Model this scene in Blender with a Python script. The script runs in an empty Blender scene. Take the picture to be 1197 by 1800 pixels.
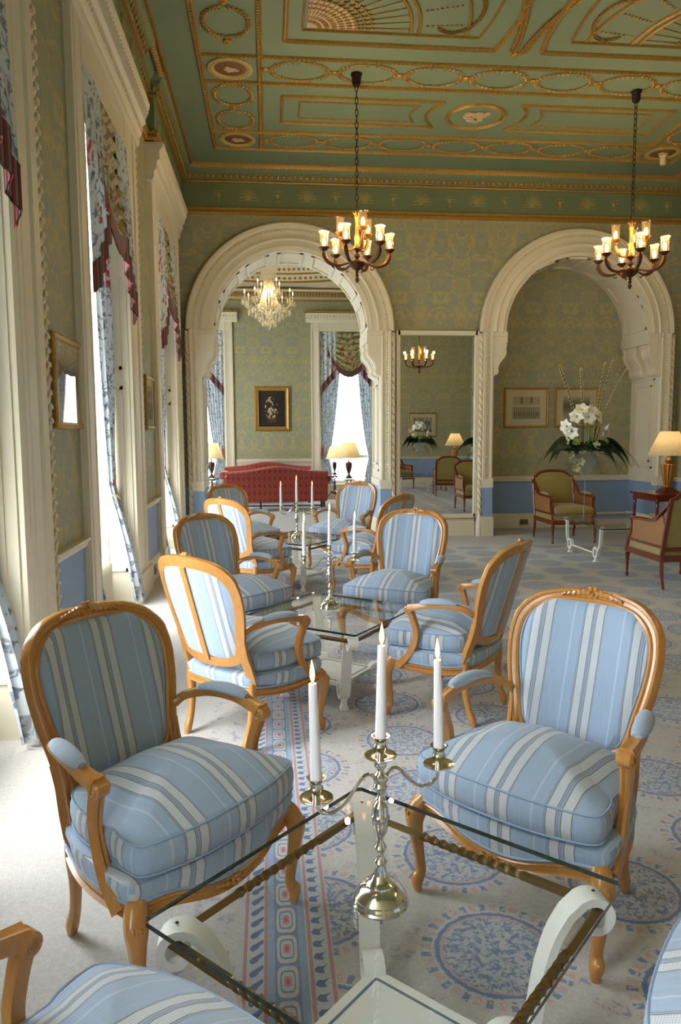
import bpy, math, random
from math import sin, cos, pi, radians, sqrt, atan2, hypot, floor
from mathutils import Vector, Matrix
random.seed(7)
SC = bpy.context.scene
COL = SC.collection

# ------------------------------------------------------------------ camera
F_PX, PITCH, YAW, ROLL = 1295.0, radians(5.97), radians(5.55), radians(-0.31)
CAM_H = 1.55
fwd = Vector((sin(YAW)*cos(PITCH), cos(YAW)*cos(PITCH), -sin(PITCH)))
rgt = Vector((cos(YAW), -sin(YAW), 0)); upv = rgt.cross(fwd)
r2 = cos(ROLL)*rgt + sin(ROLL)*upv; u2 = -sin(ROLL)*rgt + cos(ROLL)*upv
cam_data = bpy.data.cameras.new('camera'); cam = bpy.data.objects.new('camera', cam_data); COL.objects.link(cam)
M = Matrix.Identity(4)
for i, v in enumerate((r2, u2, -fwd)):
    for j in range(3): M[j][i] = v[j]
M.translation = Vector((0, 0, CAM_H)); cam.matrix_world = M
cam_data.sensor_fit = 'VERTICAL'; cam_data.sensor_height = 36.0; cam_data.lens = F_PX/1800*36
cam_data.clip_start = 0.05; cam_data.clip_end = 200
SC.camera = cam
# ------------------------------------------------------------------ world, exposure
world = bpy.data.worlds.new('overcast_sky'); SC.world = world; world.use_nodes = True
bg = world.node_tree.nodes['Background']; bg.inputs[0].default_value = (0.90, 0.95, 1.0, 1); bg.inputs[1].default_value = SKY_STRENGTH = 13.0
SC.view_settings.view_transform = 'Standard'; SC.view_settings.look = 'None'
SC.view_settings.gamma = 1; SC.view_settings.use_curve_mapping = False
SC.view_settings.exposure = 0.0
BULB_W = 8.5          # watts per chandelier bulb

def area_portal(name, loc, rot, sx, sy):
    l = bpy.data.lights.new(name, 'AREA'); l.shape = 'RECTANGLE'; l.size = sx; l.size_y = sy
    l.cycles.is_portal = True
    o = bpy.data.objects.new(name, l); o.location = loc; o.rotation_euler = rot; COL.objects.link(o); return o
def point_light(name, loc, w, col=(1, .72, .40), r=.03, parent=None):
    l = bpy.data.lights.new(name, 'POINT'); l.energy = w; l.color = col; l.shadow_soft_size = r
    o = bpy.data.objects.new(name, l); o.location = loc; COL.objects.link(o)
    if parent: o.parent = parent
    return o
sun = bpy.data.lights.new('hazy_sun', 'SUN'); sun.energy = 4.5; sun.angle = radians(35); sun.color = (1, .97, .9)
so = bpy.data.objects.new('hazy_sun', sun); COL.objects.link(so)
so.rotation_euler = Vector((0.50, 0.25, -0.83)).to_track_quat('-Z', 'Y').to_euler()

# ------------------------------------------------------------------ material helpers
class S:
    """socket with arithmetic"""
    def __init__(s, g, k): s.g = g; s.k = k
    def __add__(a, b): return a.g.m('ADD', a, b)
    def __radd__(a, b): return a.g.m('ADD', a, b)
    def __sub__(a, b): return a.g.m('SUBTRACT', a, b)
    def __rsub__(a, b): return a.g.m('SUBTRACT', b, a)
    def __mul__(a, b): return a.g.m('MULTIPLY', a, b)
    def __rmul__(a, b): return a.g.m('MULTIPLY', a, b)
    def __truediv__(a, b): return a.g.m('DIVIDE', a, b)
    def abs(a): return a.g.m('ABSOLUTE', a)
    def floor(a): return a.g.m('FLOOR', a)
    def frac(a): return a.g.m('FRACT', a)
    def sin(a): return a.g.m('SINE', a)
    def gt(a, b): return a.g.m('GREATER_THAN', a, b)
    def lt(a, b): return a.g.m('LESS_THAN', a, b)
    def pw(a, b): return a.g.m('POWER', a, b)
    def mx(a, b): return a.g.m('MAXIMUM', a, b)
    def mn(a, b): return a.g.m('MINIMUM', a, b)
class G:
    def __init__(s, name):
        s.mat = bpy.data.materials.new(name); s.mat.use_nodes = True; s.t = s.mat.node_tree; s.n = s.t.nodes
        s.p = s.n['Principled BSDF']; s.out = s.n['Material Output']
        s.tc = None
    def node(s, typ, **kw):
        n = s.n.new(typ)
        for k, v in kw.items(): setattr(n, k, v)
        return n
    def put(s, inp, v):
        if isinstance(v, S): s.t.links.new(v.k, inp)
        elif isinstance(v, (tuple, list)) and len(v) == 3 and inp.type == 'RGBA': inp.default_value = (*v, 1)
        else: inp.default_value = v
    def m(s, op, a, b=0.0, c=None):
        n = s.node('ShaderNodeMath', operation=op); s.put(n.inputs[0], a)
        if op not in ('ABSOLUTE', 'FLOOR', 'FRACT', 'SINE'): s.put(n.inputs[1], b)
        if c is not None: s.put(n.inputs[2], c)
        return S(s, n.outputs[0])
    def sm(s, x, a, b):
        n = s.node('ShaderNodeMapRange', interpolation_type='SMOOTHSTEP'); s.put(n.inputs[0], x); n.inputs[1].default_value = a; n.inputs[2].default_value = b
        return S(s, n.outputs[0])
    def coord(s, kind='Object'):
        if not s.tc: s.tc = s.node('ShaderNodeTexCoord')
        return S(s, s.tc.outputs[kind])
    def pos(s): return S(s, s.node('ShaderNodeNewGeometry').outputs['Position'])
    def xyz(s, v):
        n = s.node('ShaderNodeSeparateXYZ'); s.put(n.inputs[0], v); return [S(s, o) for o in n.outputs]
    def comb(s, x, y, z=0.0):
        n = s.node('ShaderNodeCombineXYZ')
        for i, v in enumerate((x, y, z)): s.put(n.inputs[i], v)
        return S(s, n.outputs[0])
    def vscale(s, v, sc):
        n = s.node('ShaderNodeVectorMath', operation='MULTIPLY'); s.put(n.inputs[0], v); n.inputs[1].default_value = sc if not isinstance(sc, (int, float)) else (sc,)*3
        return S(s, n.outputs[0])
    def vadd(s, a, b):
        n = s.node('ShaderNodeVectorMath', operation='ADD'); s.put(n.inputs[0], a); s.put(n.inputs[1], b); return S(s, n.outputs[0])
    def noise(s, v, sc, det=2, rough=.5, dist=0.0, col=False):
        n = s.node('ShaderNodeTexNoise'); s.put(n.inputs['Vector'], v); n.inputs['Scale'].default_value = sc; n.inputs['Detail'].default_value = det
        n.inputs['Roughness'].default_value = rough; n.inputs['Distortion'].default_value = dist
        return S(s, n.outputs['Color' if col else 'Fac'])
    def voro(s, v, sc, feat='F1', rnd=1.0, out='Distance'):
        n = s.node('ShaderNodeTexVoronoi', feature=feat); s.put(n.inputs['Vector'], v); n.inputs['Scale'].default_value = sc; n.inputs['Randomness'].default_value = rnd
        return S(s, n.outputs[out])
    def mix(s, f, a, b):
        n = s.node('ShaderNodeMix', data_type='RGBA'); s.put(n.inputs[0], f); s.put(n.inputs[6], a); s.put(n.inputs[7], b); return S(s, n.outputs[2])
    def bump(s, h, st=.3, d=.01):
        n = s.node('ShaderNodeBump'); s.put(n.inputs['Height'], h); n.inputs['Strength'].default_value = st; n.inputs['Distance'].default_value = d
        s.t.links.new(n.outputs[0], s.p.inputs['Normal']); return s
    def set(s, **kw):
        nm = dict(col='Base Color', rough='Roughness', metal='Metallic', spec='Specular IOR Level', coat='Coat Weight', coatr='Coat Roughness', sheen='Sheen Weight', trans='Transmission Weight', ior='IOR', em='Emission Color', ems='Emission Strength', sss='Subsurface Weight')
        for k, v in kw.items(): s.put(s.p.inputs[nm[k]], v)
        return s
def srgb(r, g, b):
    f = lambda c: (c/255/12.92 if c/255 <= .04045 else ((c/255+.055)/1.055)**2.4)
    return (f(r), f(g), f(b))

def plain(name, col, rough=.5, metal=0, **kw):
    g = G(name); g.set(col=col, rough=rough, metal=metal, **kw); return g.mat
MT = {}
def mottled(name, col, rough=.6, amt=.12, sc=6, bmp=.0, **kw):
    g = G(name); n = g.noise(g.pos(), sc, 4); k = 1-amt
    g.set(col=g.mix(n, tuple(c*k for c in col), tuple(min(1, c*(1+amt)) for c in col)), rough=rough, **kw)
    if bmp: g.bump(g.noise(g.pos(), sc*20, 2), bmp, .003)
    return g.mat

MT['white'] = mottled('ivory_paint', srgb(222, 214, 192), .5, .05, 3)
MT['cream'] = mottled('cream_plaster', srgb(218, 206, 178), .55, .06, 5, .1)
MT['blue_dado'] = mottled('blue_dado_paint', srgb(140, 168, 206), .6, .04, 3)
MT['mint'] = mottled('mint_ceiling_paint', srgb(120, 136, 106), .6, .06, 2)
MT['mint2'] = mottled('deep_mint_paint', srgb(114, 128, 94), .6, .08, 4)
MT['frieze_relief'] = mottled('frieze_relief', srgb(156, 150, 98), .6, .12, 30)
g = G('gilding'); n = g.noise(g.pos(), 40, 3); g.set(col=g.mix(n, srgb(136, 98, 38), srgb(204, 164, 84)), rough=.42, metal=.45); g.bump(g.noise(g.pos(), 90, 2), .5, .004); MT['gold'] = g.mat
g = G('pale_gilt_relief'); g.set(col=g.mix(g.noise(g.pos(), 60, 3), srgb(168, 146, 84), srgb(200, 176, 112)), rough=.5, metal=.2); MT['palegilt'] = g.mat
MT['pink_relief'] = mottled('pink_relief', srgb(190, 165, 130), .6, .1, 30)
MT['medallion'] = mottled('medallion_paint', srgb(120, 80, 40), .5, .5, 60)
# wallpaper : symmetrical damask, gold scrolls on grey green
g = G('damask_wallpaper'); P = g.pos(); x, y, z = g.xyz(P)
h = x + y
u = ((h/.62).frac() - .5).abs()*.62; v = z
row = (z/.9).floor()
uv = g.comb(u, v, 0.0)
wob = g.noise(uv, 4.0, 3, .55, 0, True)
uvw = g.vadd(uv, g.vscale(wob, (.34, .34, 0)))
e1 = g.voro(uvw, 5.0, 'DISTANCE_TO_EDGE'); e2 = g.voro(uvw, 11.0, 'SMOOTH_F1')
cut = g.sm(g.noise(uv, 16, 2), .40, .50)
l1 = (1 - g.sm(e1, .03, .085))*cut
rings = 1 - g.sm(((e2*3.4).frac() - .5).abs(), .05, .13)
l2 = rings*g.sm(g.noise(uv, 6, 1), .50, .60)*cut
l3 = g.sm(g.noise(uvw, 26, 2), .58, .64)*.7
scroll = l1.mx(l2).mx(l3)
base = g.mix(g.sm(g.noise(uvw, 4, 2), .42, .6), srgb(150, 154, 134), srgb(160, 159, 130))
g.set(col=g.mix(scroll*.75, base, srgb(186, 170, 118)), rough=.6, spec=.25); MT['paper'] = g.mat
# carpet
g = G('patterned_carpet'); P = g.pos(); x, y, z = g.xyz(P)
nz = g.noise(P, 260, 2); nf = g.noise(P, 60, 3); nb = g.noise(P, 3, 2)
beige = g.mix(nf, srgb(180, 176, 170), srgb(220, 217, 211))
# medallions
PX, PY = .53, .52
U = (x - .66)/PX; ci = (U + .5).floor(); du = ((U + .5).frac() - .5)*PX
Vv = (y - 2.01)/PY + (ci*.5).frac()   # half step on odd columns
dv = ((Vv + .5).frac() - .5)*PY
r = g.m('SQRT', du*du + dv*dv); ang = g.m('ARCTAN2', dv, du)
wig = (g.noise(P, 38, 3) - .5)*.012
rr = r + wig
blue1 = g.mix(nf, srgb(70, 98, 152), srgb(122, 146, 186)); blue2 = srgb(100, 130, 180); pink = g.mix(nf, srgb(196, 150, 146), srgb(206, 176, 170))
fw_ = g.vadd(P, g.vscale(g.noise(P, 22, 2, .5, 0, True), (.06, .06, 0)))
fil = (1 - g.sm(g.voro(fw_, 42, 'DISTANCE_TO_EDGE'), .05, .16))*g.sm(g.noise(P, 34, 2), .42, .54)
spots = g.sm(g.noise(P, 46, 2), .54, .62)
inner = g.mix((fil*.85).mx(spots*.9), g.mix(g.noise(P, 12, 2), srgb(176, 184, 194), srgb(208, 207, 202)), blue1)
ten = g.sm((ang*4.0).sin().abs(), .0, .10)
inner = g.mix((1 - ten)*.7*g.sm(r, .02, .05), inner, srgb(214, 208, 196))
inner = g.mix((rr - .165).abs().lt(.004), inner, pink)
inner = g.mix((rr - .178).abs().lt(.006), inner, blue2)
tick = ((ang*(40/6.2832)).frac() - .5).abs().lt(.30)
tickc = g.mix(((ang*(20/6.2832)).frac()).lt(.62), blue1, pink)
band = (rr.gt(.196)*rr.lt(.228))*tick*g.sm(g.noise(P, 70, 1), .35, .5)
ground = g.mix(g.sm(g.noise(P, 11, 3), .52, .66)*g.sm(g.noise(P, 60, 2), .45, .6)*rr.gt(.24), beige, g.mix(g.noise(P, 5, 1), pink, blue1))
field = g.mix(rr.lt(.188), g.mix(band*.85, ground, tickc), inner)
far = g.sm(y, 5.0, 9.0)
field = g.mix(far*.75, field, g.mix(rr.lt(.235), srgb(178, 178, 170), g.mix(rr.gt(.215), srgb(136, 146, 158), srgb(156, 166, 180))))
# border strip
def bandm(a, b): return x.gt(a)*x.lt(b)
bl = g.mix(nf, srgb(128, 154, 190), srgb(160, 182, 208))
bord = beige
bord = g.mix(bandm(-.115, .172), bord, g.mix(nf, srgb(176, 186, 196), srgb(206, 208, 206)))
zig = ((y/.055 + (x*60).sin()*.25).frac() - .5).abs().lt(.26)
for c0 in (-.058, .132): bord = g.mix(zig*((x - c0 + ((y/.055*6.2832).sin()*.008)).abs().lt(.013)), bord, srgb(84, 112, 158))
for c0 in (-.092, -.030, .103, .163): bord = g.mix((x - c0 + wig*.3).abs().lt(.0055), bord, srgb(190, 134, 134))
bord = g.mix(bandm(-.026, .092), bord, bl)
# chain of linked rounded boxes
cy = (y/.135).frac() - .5; cyy = cy*.135; cx = x - .033
d = ((cx.abs()/.030).pw(4) + (cyy.abs()/.060).pw(4)).pw(.25)
bord = g.mix(bandm(-.004, .070), bord, g.mix(nf, srgb(100, 124, 164), srgb(136, 156, 186)))
bord = g.mix(d.lt(1.02), bord, beige)
bord = g.mix(d.lt(.74), bord, srgb(108, 134, 170)); bord = g.mix(d.lt(.62), bord, g.mix(nf, srgb(176, 186, 196), srgb(206, 208, 206)))
bord = g.mix(d.lt(.36), bord, srgb(196, 140, 150)); bord = g.mix(d.lt(.17), bord, srgb(196, 90, 90))
lf = g.mix(g.sm(g.noise(P, 18, 3), .55, .66)*x.gt(-.34), beige, g.mix(g.noise(P, 6, 1), srgb(186, 150, 156), srgb(150, 160, 186)))
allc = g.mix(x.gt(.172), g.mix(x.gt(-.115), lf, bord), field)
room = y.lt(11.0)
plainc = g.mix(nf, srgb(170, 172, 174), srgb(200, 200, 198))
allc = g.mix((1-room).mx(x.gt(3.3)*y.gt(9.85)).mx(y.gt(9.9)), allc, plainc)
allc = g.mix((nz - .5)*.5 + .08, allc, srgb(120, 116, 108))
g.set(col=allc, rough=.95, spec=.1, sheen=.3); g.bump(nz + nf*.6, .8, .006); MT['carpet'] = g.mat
# striped fabric: stripes follow UV.x
def stripe_mat(name):
    g = G(name); x, y, _ = g.xyz(g.coord('UV'))
    PER = .185; s = ((x + .0925 + 10*PER)/PER).frac()*PER      # 0..PER
    base = g.mix(g.noise(g.comb(x*40, y*3, 0.0), 5, 2), srgb(148, 169, 194), srgb(164, 185, 208))
    def bd(a, b): return s.gt(a)*s.lt(b)
    chk = ((x*620 + y*620).sin()*((x*620 - y*620).sin())).gt(0.0)
    herr = g.mix(chk*.6, srgb(208, 214, 218), srgb(156, 168, 184))
    c = base
    c = g.mix(bd(.040, .046)*.45, c, srgb(200, 212, 226))
    c = g.mix(bd(.078, .160), c, srgb(152, 170, 192))
    for a in (.084, .126): c = g.mix(bd(a, a+.026), c, herr)
    for a in (.0825, .1105, .1245, .1525): c = g.mix(bd(a, a+.0026), c, srgb(132, 122, 108))
    for a in (.117, .0775): c = g.mix(bd(a, a+.0016), c, srgb(110, 130, 160))
    g.set(col=c, rough=.75, sheen=.25, spec=.25); g.bump(g.noise(g.comb(x, y, 0.0), 900, 1) + g.noise(g.comb(x, y*.4, 0.0), 9, 2)*1.5, .25, .004); return g.mat
MT['stripe'] = stripe_mat('striped_blue_silk')
MT['cord'] = plain('blue_cord', srgb(146, 170, 200), .7)
g = G('plain_arm_fabric'); x, y, _ = g.xyz(g.coord('UV')); chk = ((x*500 + y*500).sin()*((x*500 - y*500).sin())).gt(0.0)
g.set(col=g.mix(chk*.5, srgb(166, 182, 198), srgb(136, 152, 172)), rough=.8, sheen=.2); MT['armfab'] = g.mat
def wood(name, a, b, rough=.25, coat=.4):
    g = G(name); P = g.coord('Object'); x, y, z = g.xyz(P)
    n = g.noise(g.comb(x*14, y*14, z*2.2), 3, 4, .6, 1.2); g.set(col=g.mix(n, a, b), rough=rough, coat=coat, coatr=.15); g.bump(g.noise(P, 30, 2), .15, .003); return g.mat
MT['wood'] = wood('honey_beech', srgb(166, 108, 46), srgb(206, 150, 82))
MT['mahog'] = wood('mahogany', srgb(84, 32, 14), srgb(128, 58, 28), .22, .5)
MT['darkwood'] = wood('dark_wood', srgb(40, 24, 18), srgb(66, 38, 26), .3, .4)
MT['silver'] = plain('silver_plate', (.80, .77, .70), .12, 1)
MT['brass'] = plain('aged_brass', srgb(128, 104, 66), .35, .9)
MT['bronze'] = plain('dark_bronze', srgb(88, 54, 30), .4, .6)
MT['gbronze'] = plain('gilt_bronze', srgb(190, 130, 60), .35, .8)
MT['iron'] = plain('dark_iron', srgb(40, 24, 16), .5, .5)
MT['wpaint'] = mottled('chalk_white_paint', srgb(228, 228, 222), .45, .05, 20)
MT['wax'] = plain('white_wax', srgb(236, 234, 240), .45, 0, sss=.0)
MT['wick'] = plain('burnt_wick', (.02, .015, .01), .9)
def emit(name, col, st):
    g = G(name); g.set(col=(0, 0, 0), em=(*col, 1), ems=st); return g.mat
MT['flame'] = emit('candle_flame', (1, .62, .20), 5)
MT['bulb'] = emit('lit_bulb', (1, .64, .26), 6)
def glass(name, tint, refl=.9, edge=False, rough=0.0, ior=1.5, body=0.0, bodycol=(1, 1, 1)):
    g = G(name); lw = g.node('ShaderNodeLayerWeight'); lw.inputs[0].default_value = .5; f0 = ((ior-1)/(ior+1))**2; fr = S(g, lw.outputs[1]).pw(5.0)*(1-f0) + f0
    t = g.node('ShaderNodeBsdfTransparent'); t.inputs[0].default_value = (*tint, 1)
    gl = g.node('ShaderNodeBsdfGlossy'); gl.inputs['Roughness'].default_value = rough
    mx = g.node('ShaderNodeMixShader'); k = g.m('MULTIPLY', fr, refl)
    g.put(mx.inputs[0], k); g.t.links.new(t.outputs[0], mx.inputs[1]); g.t.links.new(gl.outputs[0], mx.inputs[2]); o = mx
    if body:
        d = g.node('ShaderNodeBsdfTranslucent'); d.inputs[0].default_value = (*bodycol, 1); m2 = g.node('ShaderNodeMixShader'); m2.inputs[0].default_value = body
        g.t.links.new(mx.outputs[0], m2.inputs[1]); g.t.links.new(d.outputs[0], m2.inputs[2]); o = m2
    g.t.links.new(o.outputs[0], g.out.inputs[0]); return g.mat
MT['tglass'] = glass('table_glass', (.985, .995, .99)); MT['tedge'] = plain('green_glass_edge', srgb(20, 48, 44), .1, 0, coat=.6)
MT['pane'] = glass('window_pane', (.97, .98, .98), .6)
MT['crystal'] = glass('cut_crystal', (.92, .90, .84), 1.0, rough=.05, ior=1.9, body=.30, bodycol=(1, .92, .76))
MT['shadeglass'] = glass('frosted_lamp_glass', (.98, .92, .82), .8, rough=.1, body=.05, bodycol=(1, .85, .6))
MT['vase'] = glass('clear_vase', (.9, .93, .93), 1.0, ior=1.5, body=.12)
MT['mirror'] = plain('mirror_silvering', (.86, .87, .84), .0, 1)
g = G('pleated_shade'); x, y, z = g.xyz(g.coord('Object')); a = g.m('ARCTAN2', y, x)
tr = g.node('ShaderNodeBsdfTranslucent'); tr.inputs[0].default_value = (.92, .80, .52, 1)
mx = g.node('ShaderNodeMixShader'); mx.inputs[0].default_value = .5; g.set(col=g.mix((a*(36/6.2832)).frac().lt(.2)*.5, srgb(238, 226, 190), srgb(190, 168, 120)), rough=.8, em=(1, .75, .35, 1), ems=.0)
g.t.links.new(g.p.outputs[0], mx.inputs[1]); g.t.links.new(tr.outputs[0], mx.inputs[2]); g.t.links.new(mx.outputs[0], g.out.inputs[0]); MT['shade'] = g.mat
# chintz
g = G('floral_chintz'); P = g.coord('UV'); wv = g.vadd(P, g.vscale(g.noise(P, 3, 2, .5, 0, True), (.10, .10, 0)))
c = srgb(208, 218, 226)
vn = g.voro(P, 1.9, 'F1', .75); fl = g.sm(g.noise(P, 22, 2), .42, .56)
ed = (1 - g.sm(g.voro(wv, 4.2, 'DISTANCE_TO_EDGE'), .010, .045))*g.sm(g.noise(P, 5, 2), .46, .56)
sprig = (1 - g.sm(g.voro(g.vadd(P, g.vscale(g.noise(P, 9, 2, .5, 0, True), (.12, .12, 0))), 12, 'DISTANCE_TO_EDGE'), .02, .09))*g.sm(g.noise(P, 7, 1), .52, .60)
leaf = g.sm(g.noise(wv, 13, 3), .56, .62)
c = g.mix(ed*.7, c, srgb(104, 88, 92)); c = g.mix(sprig*.75, c, srgb(84, 92, 108)); c = g.mix(leaf*.8, c, srgb(92, 104, 122))
c = g.mix(vn.lt(.32)*g.sm(g.noise(P, 17, 2), .45, .53), c, srgb(186, 84, 84)); c = g.mix(vn.lt(.2)*fl, c, srgb(160, 52, 60))
g.set(col=c, rough=.7, sheen=.2); tr = g.node('ShaderNodeBsdfTranslucent'); g.put(tr.inputs[0], c)
mx = g.node('ShaderNodeMixShader'); mx.inputs[0].default_value = .03; g.t.links.new(g.p.outputs[0], mx.inputs[1]); g.t.links.new(tr.outputs[0], mx.inputs[2]); g.t.links.new(mx.outputs[0], g.out.inputs[0]); MT['chintz'] = g.mat
g = G('swag_lining'); P = g.coord('UV'); c = g.mix(g.sm(g.noise(P, 9, 3), .5, .58), srgb(176, 168, 118), srgb(112, 94, 66)); c = g.mix(g.sm(g.noise(P, 6, 1), .64, .68), c, srgb(150, 54, 44)); g.set(col=c, rough=.6); MT['swagfab'] = g.mat
g = G('bullion_fringe'); x, y, z = g.xyz(g.coord('UV')); s = (x/.045).frac(); t = (x/.0075).frac()
c = g.mix(s.lt(.45), srgb(140, 128, 124), srgb(150, 42, 44)); c = g.mix(s.gt(.8), c, srgb(60, 34, 40)); c = g.mix(t.lt(.25), c, srgb(50, 26, 28)); g.set(col=c, rough=.7); g.bump(t, .5, .006); MT['fringe'] = g.mat
MT['olive'] = mottled('olive_silk', srgb(150, 132, 70), .55, .08, 8, sheen=.3)
g = G('woven_cane'); x, y, z = g.xyz(g.coord('UV')); c = ((x*420).sin()*((y*420).sin())).gt(-.1)
g.set(col=g.mix(c, srgb(100, 62, 28), srgb(172, 122, 68)), rough=.5); MT['cane'] = g.mat
g = G('red_diamond_damask'); x, y, z = g.xyz(g.coord('UV')); PX = .105; PY = .15
a = ((x/PX).frac() - .5).abs()*2 + ((y/PY).frac() - .5).abs()*2; b = ((x/PX + .5).frac() - .5).abs()*2 + ((y/PY + .5).frac() - .5).abs()*2
c = g.mix(a.lt(.62), srgb(164, 62, 46), srgb(88, 18, 22)); c = g.mix(a.lt(.30), c, srgb(150, 64, 44)); c = g.mix(b.lt(.25), c, srgb(112, 38, 30)); c = g.mix(((a-1.0).abs()).lt(.06), c, srgb(122, 42, 30))
g.set(col=c, rough=.75, sheen=.3); MT['sofa'] = g.mat
def leafm(name, a, b, rough=.4):
    g = G(name); g.set(col=g.mix(g.noise(g.pos(), 25, 2), a, b), rough=rough); return g.mat
MT['leaf'] = leafm('dark_leaf', srgb(12, 30, 14), srgb(30, 58, 26)); MT['palm'] = leafm('palm_leaf', srgb(40, 66, 40), srgb(84, 104, 72)); MT['lime'] = leafm('lime_bloom', srgb(110, 140, 40), srgb(160, 184, 80), .7)
MT['petal'] = leafm('white_petal', srgb(226, 224, 206), srgb(246, 244, 232), .6); MT['palegreen'] = leafm('pale_orchid', srgb(180, 186, 130), srgb(214, 210, 170), .6); MT['stem'] = leafm('green_stem', srgb(96, 120, 50), srgb(140, 150, 80)); MT['twig'] = plain('willow_twig', srgb(70, 56, 30), .7); MT['bud'] = plain('willow_bud', srgb(190, 180, 130), .7)
MT['ext'] = mottled('terrace_stone', srgb(214, 210, 200), .9, .05, 2)
MT['socket'] = plain('brass_socket', srgb(150, 130, 80), .35, .8); MT['black'] = plain('black_plastic', (.01, .01, .01), .5); MT['detector'] = plain('white_plastic', srgb(220, 205, 165), .5)
MT['mount'] = plain('picture_mount', srgb(206, 192, 160), .8)
def engraving(name, kind):
    g = G(name); P = g.coord('UV'); x, y, z = g.xyz(P)          # uv 0..1 on the sheet
    ink = srgb(70, 64, 50); paper = srgb(186, 174, 142)
    n = g.noise(g.comb(x*30, y*30, 0.0), 1.2, 5, .7)
    if kind == 0:      # two-storey hall with an upper gallery and a crowd below
        colm = ((x*13).frac() - .5).abs().gt(.28)*y.gt(.12)*y.lt(.52)
        crowd = g.sm(n, .44, .56)*y.lt(.30); roof = y.gt(.66)*g.sm(n, .48, .58); beam = (y - .57).abs().lt(.02)
        tow = ((x - .32).abs().lt(.04) + (x - .68).abs().lt(.04))*y.gt(.7)
        c = g.mix((colm*.75).mx(crowd*.85).mx(roof*.55).mx(tow*.7).mn(1.0), paper, ink); c = g.mix(beam, c, srgb(206, 196, 160))
    elif kind == 1:    # trees and figures
        tree = g.sm(n - (y - .55).abs()*.5, .30, .42); c = g.mix(tree*.8, paper, ink)
    elif kind == 2:    # landscape with dark tree and pale building
        t1 = ((x - .3)*(x - .3) + (y - .6)*(y - .6)).lt(.04); bld = ((x - .68).abs() + (y - .45).abs()*.8).lt(.22)
        c = g.mix(g.sm(n, .3, .7), srgb(110, 116, 120), srgb(160, 164, 160)); c = g.mix(t1*.8, c, srgb(40, 48, 40)); c = g.mix(bld*.8, c, srgb(216, 214, 206)); c = g.mix(y.lt(.16)*.7, c, srgb(30, 34, 30))
    else:              # oil flower piece, dark
        e = ((x - .48)*(x - .48)*1.6 + (y - .52)*(y - .52)); n2 = g.voro(P, 11)
        c = g.mix(g.sm(n, .3, .8), srgb(16, 12, 6), srgb(40, 28, 12)); c = g.mix(e.lt(.10)*n2.lt(.50), c, g.mix(g.noise(P, 9, 2), srgb(130, 96, 40), srgb(214, 200, 170)))
        c = g.mix(((x - .48).abs().lt(.17))*y.lt(.26)*y.gt(.12)*.7, c, srgb(96, 44, 20))
    g.set(col=c, rough=.6); return g.mat
for i, k in enumerate(('print0', 'print1', 'print2', 'oil')): MT[k] = engraving('picture_' + k, i)
g = G('carved_white'); g.set(col=srgb(226, 218, 196), rough=.5); g.bump(g.noise(g.pos(), 45, 2), .6, .01); MT['carved'] = g.mat

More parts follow.
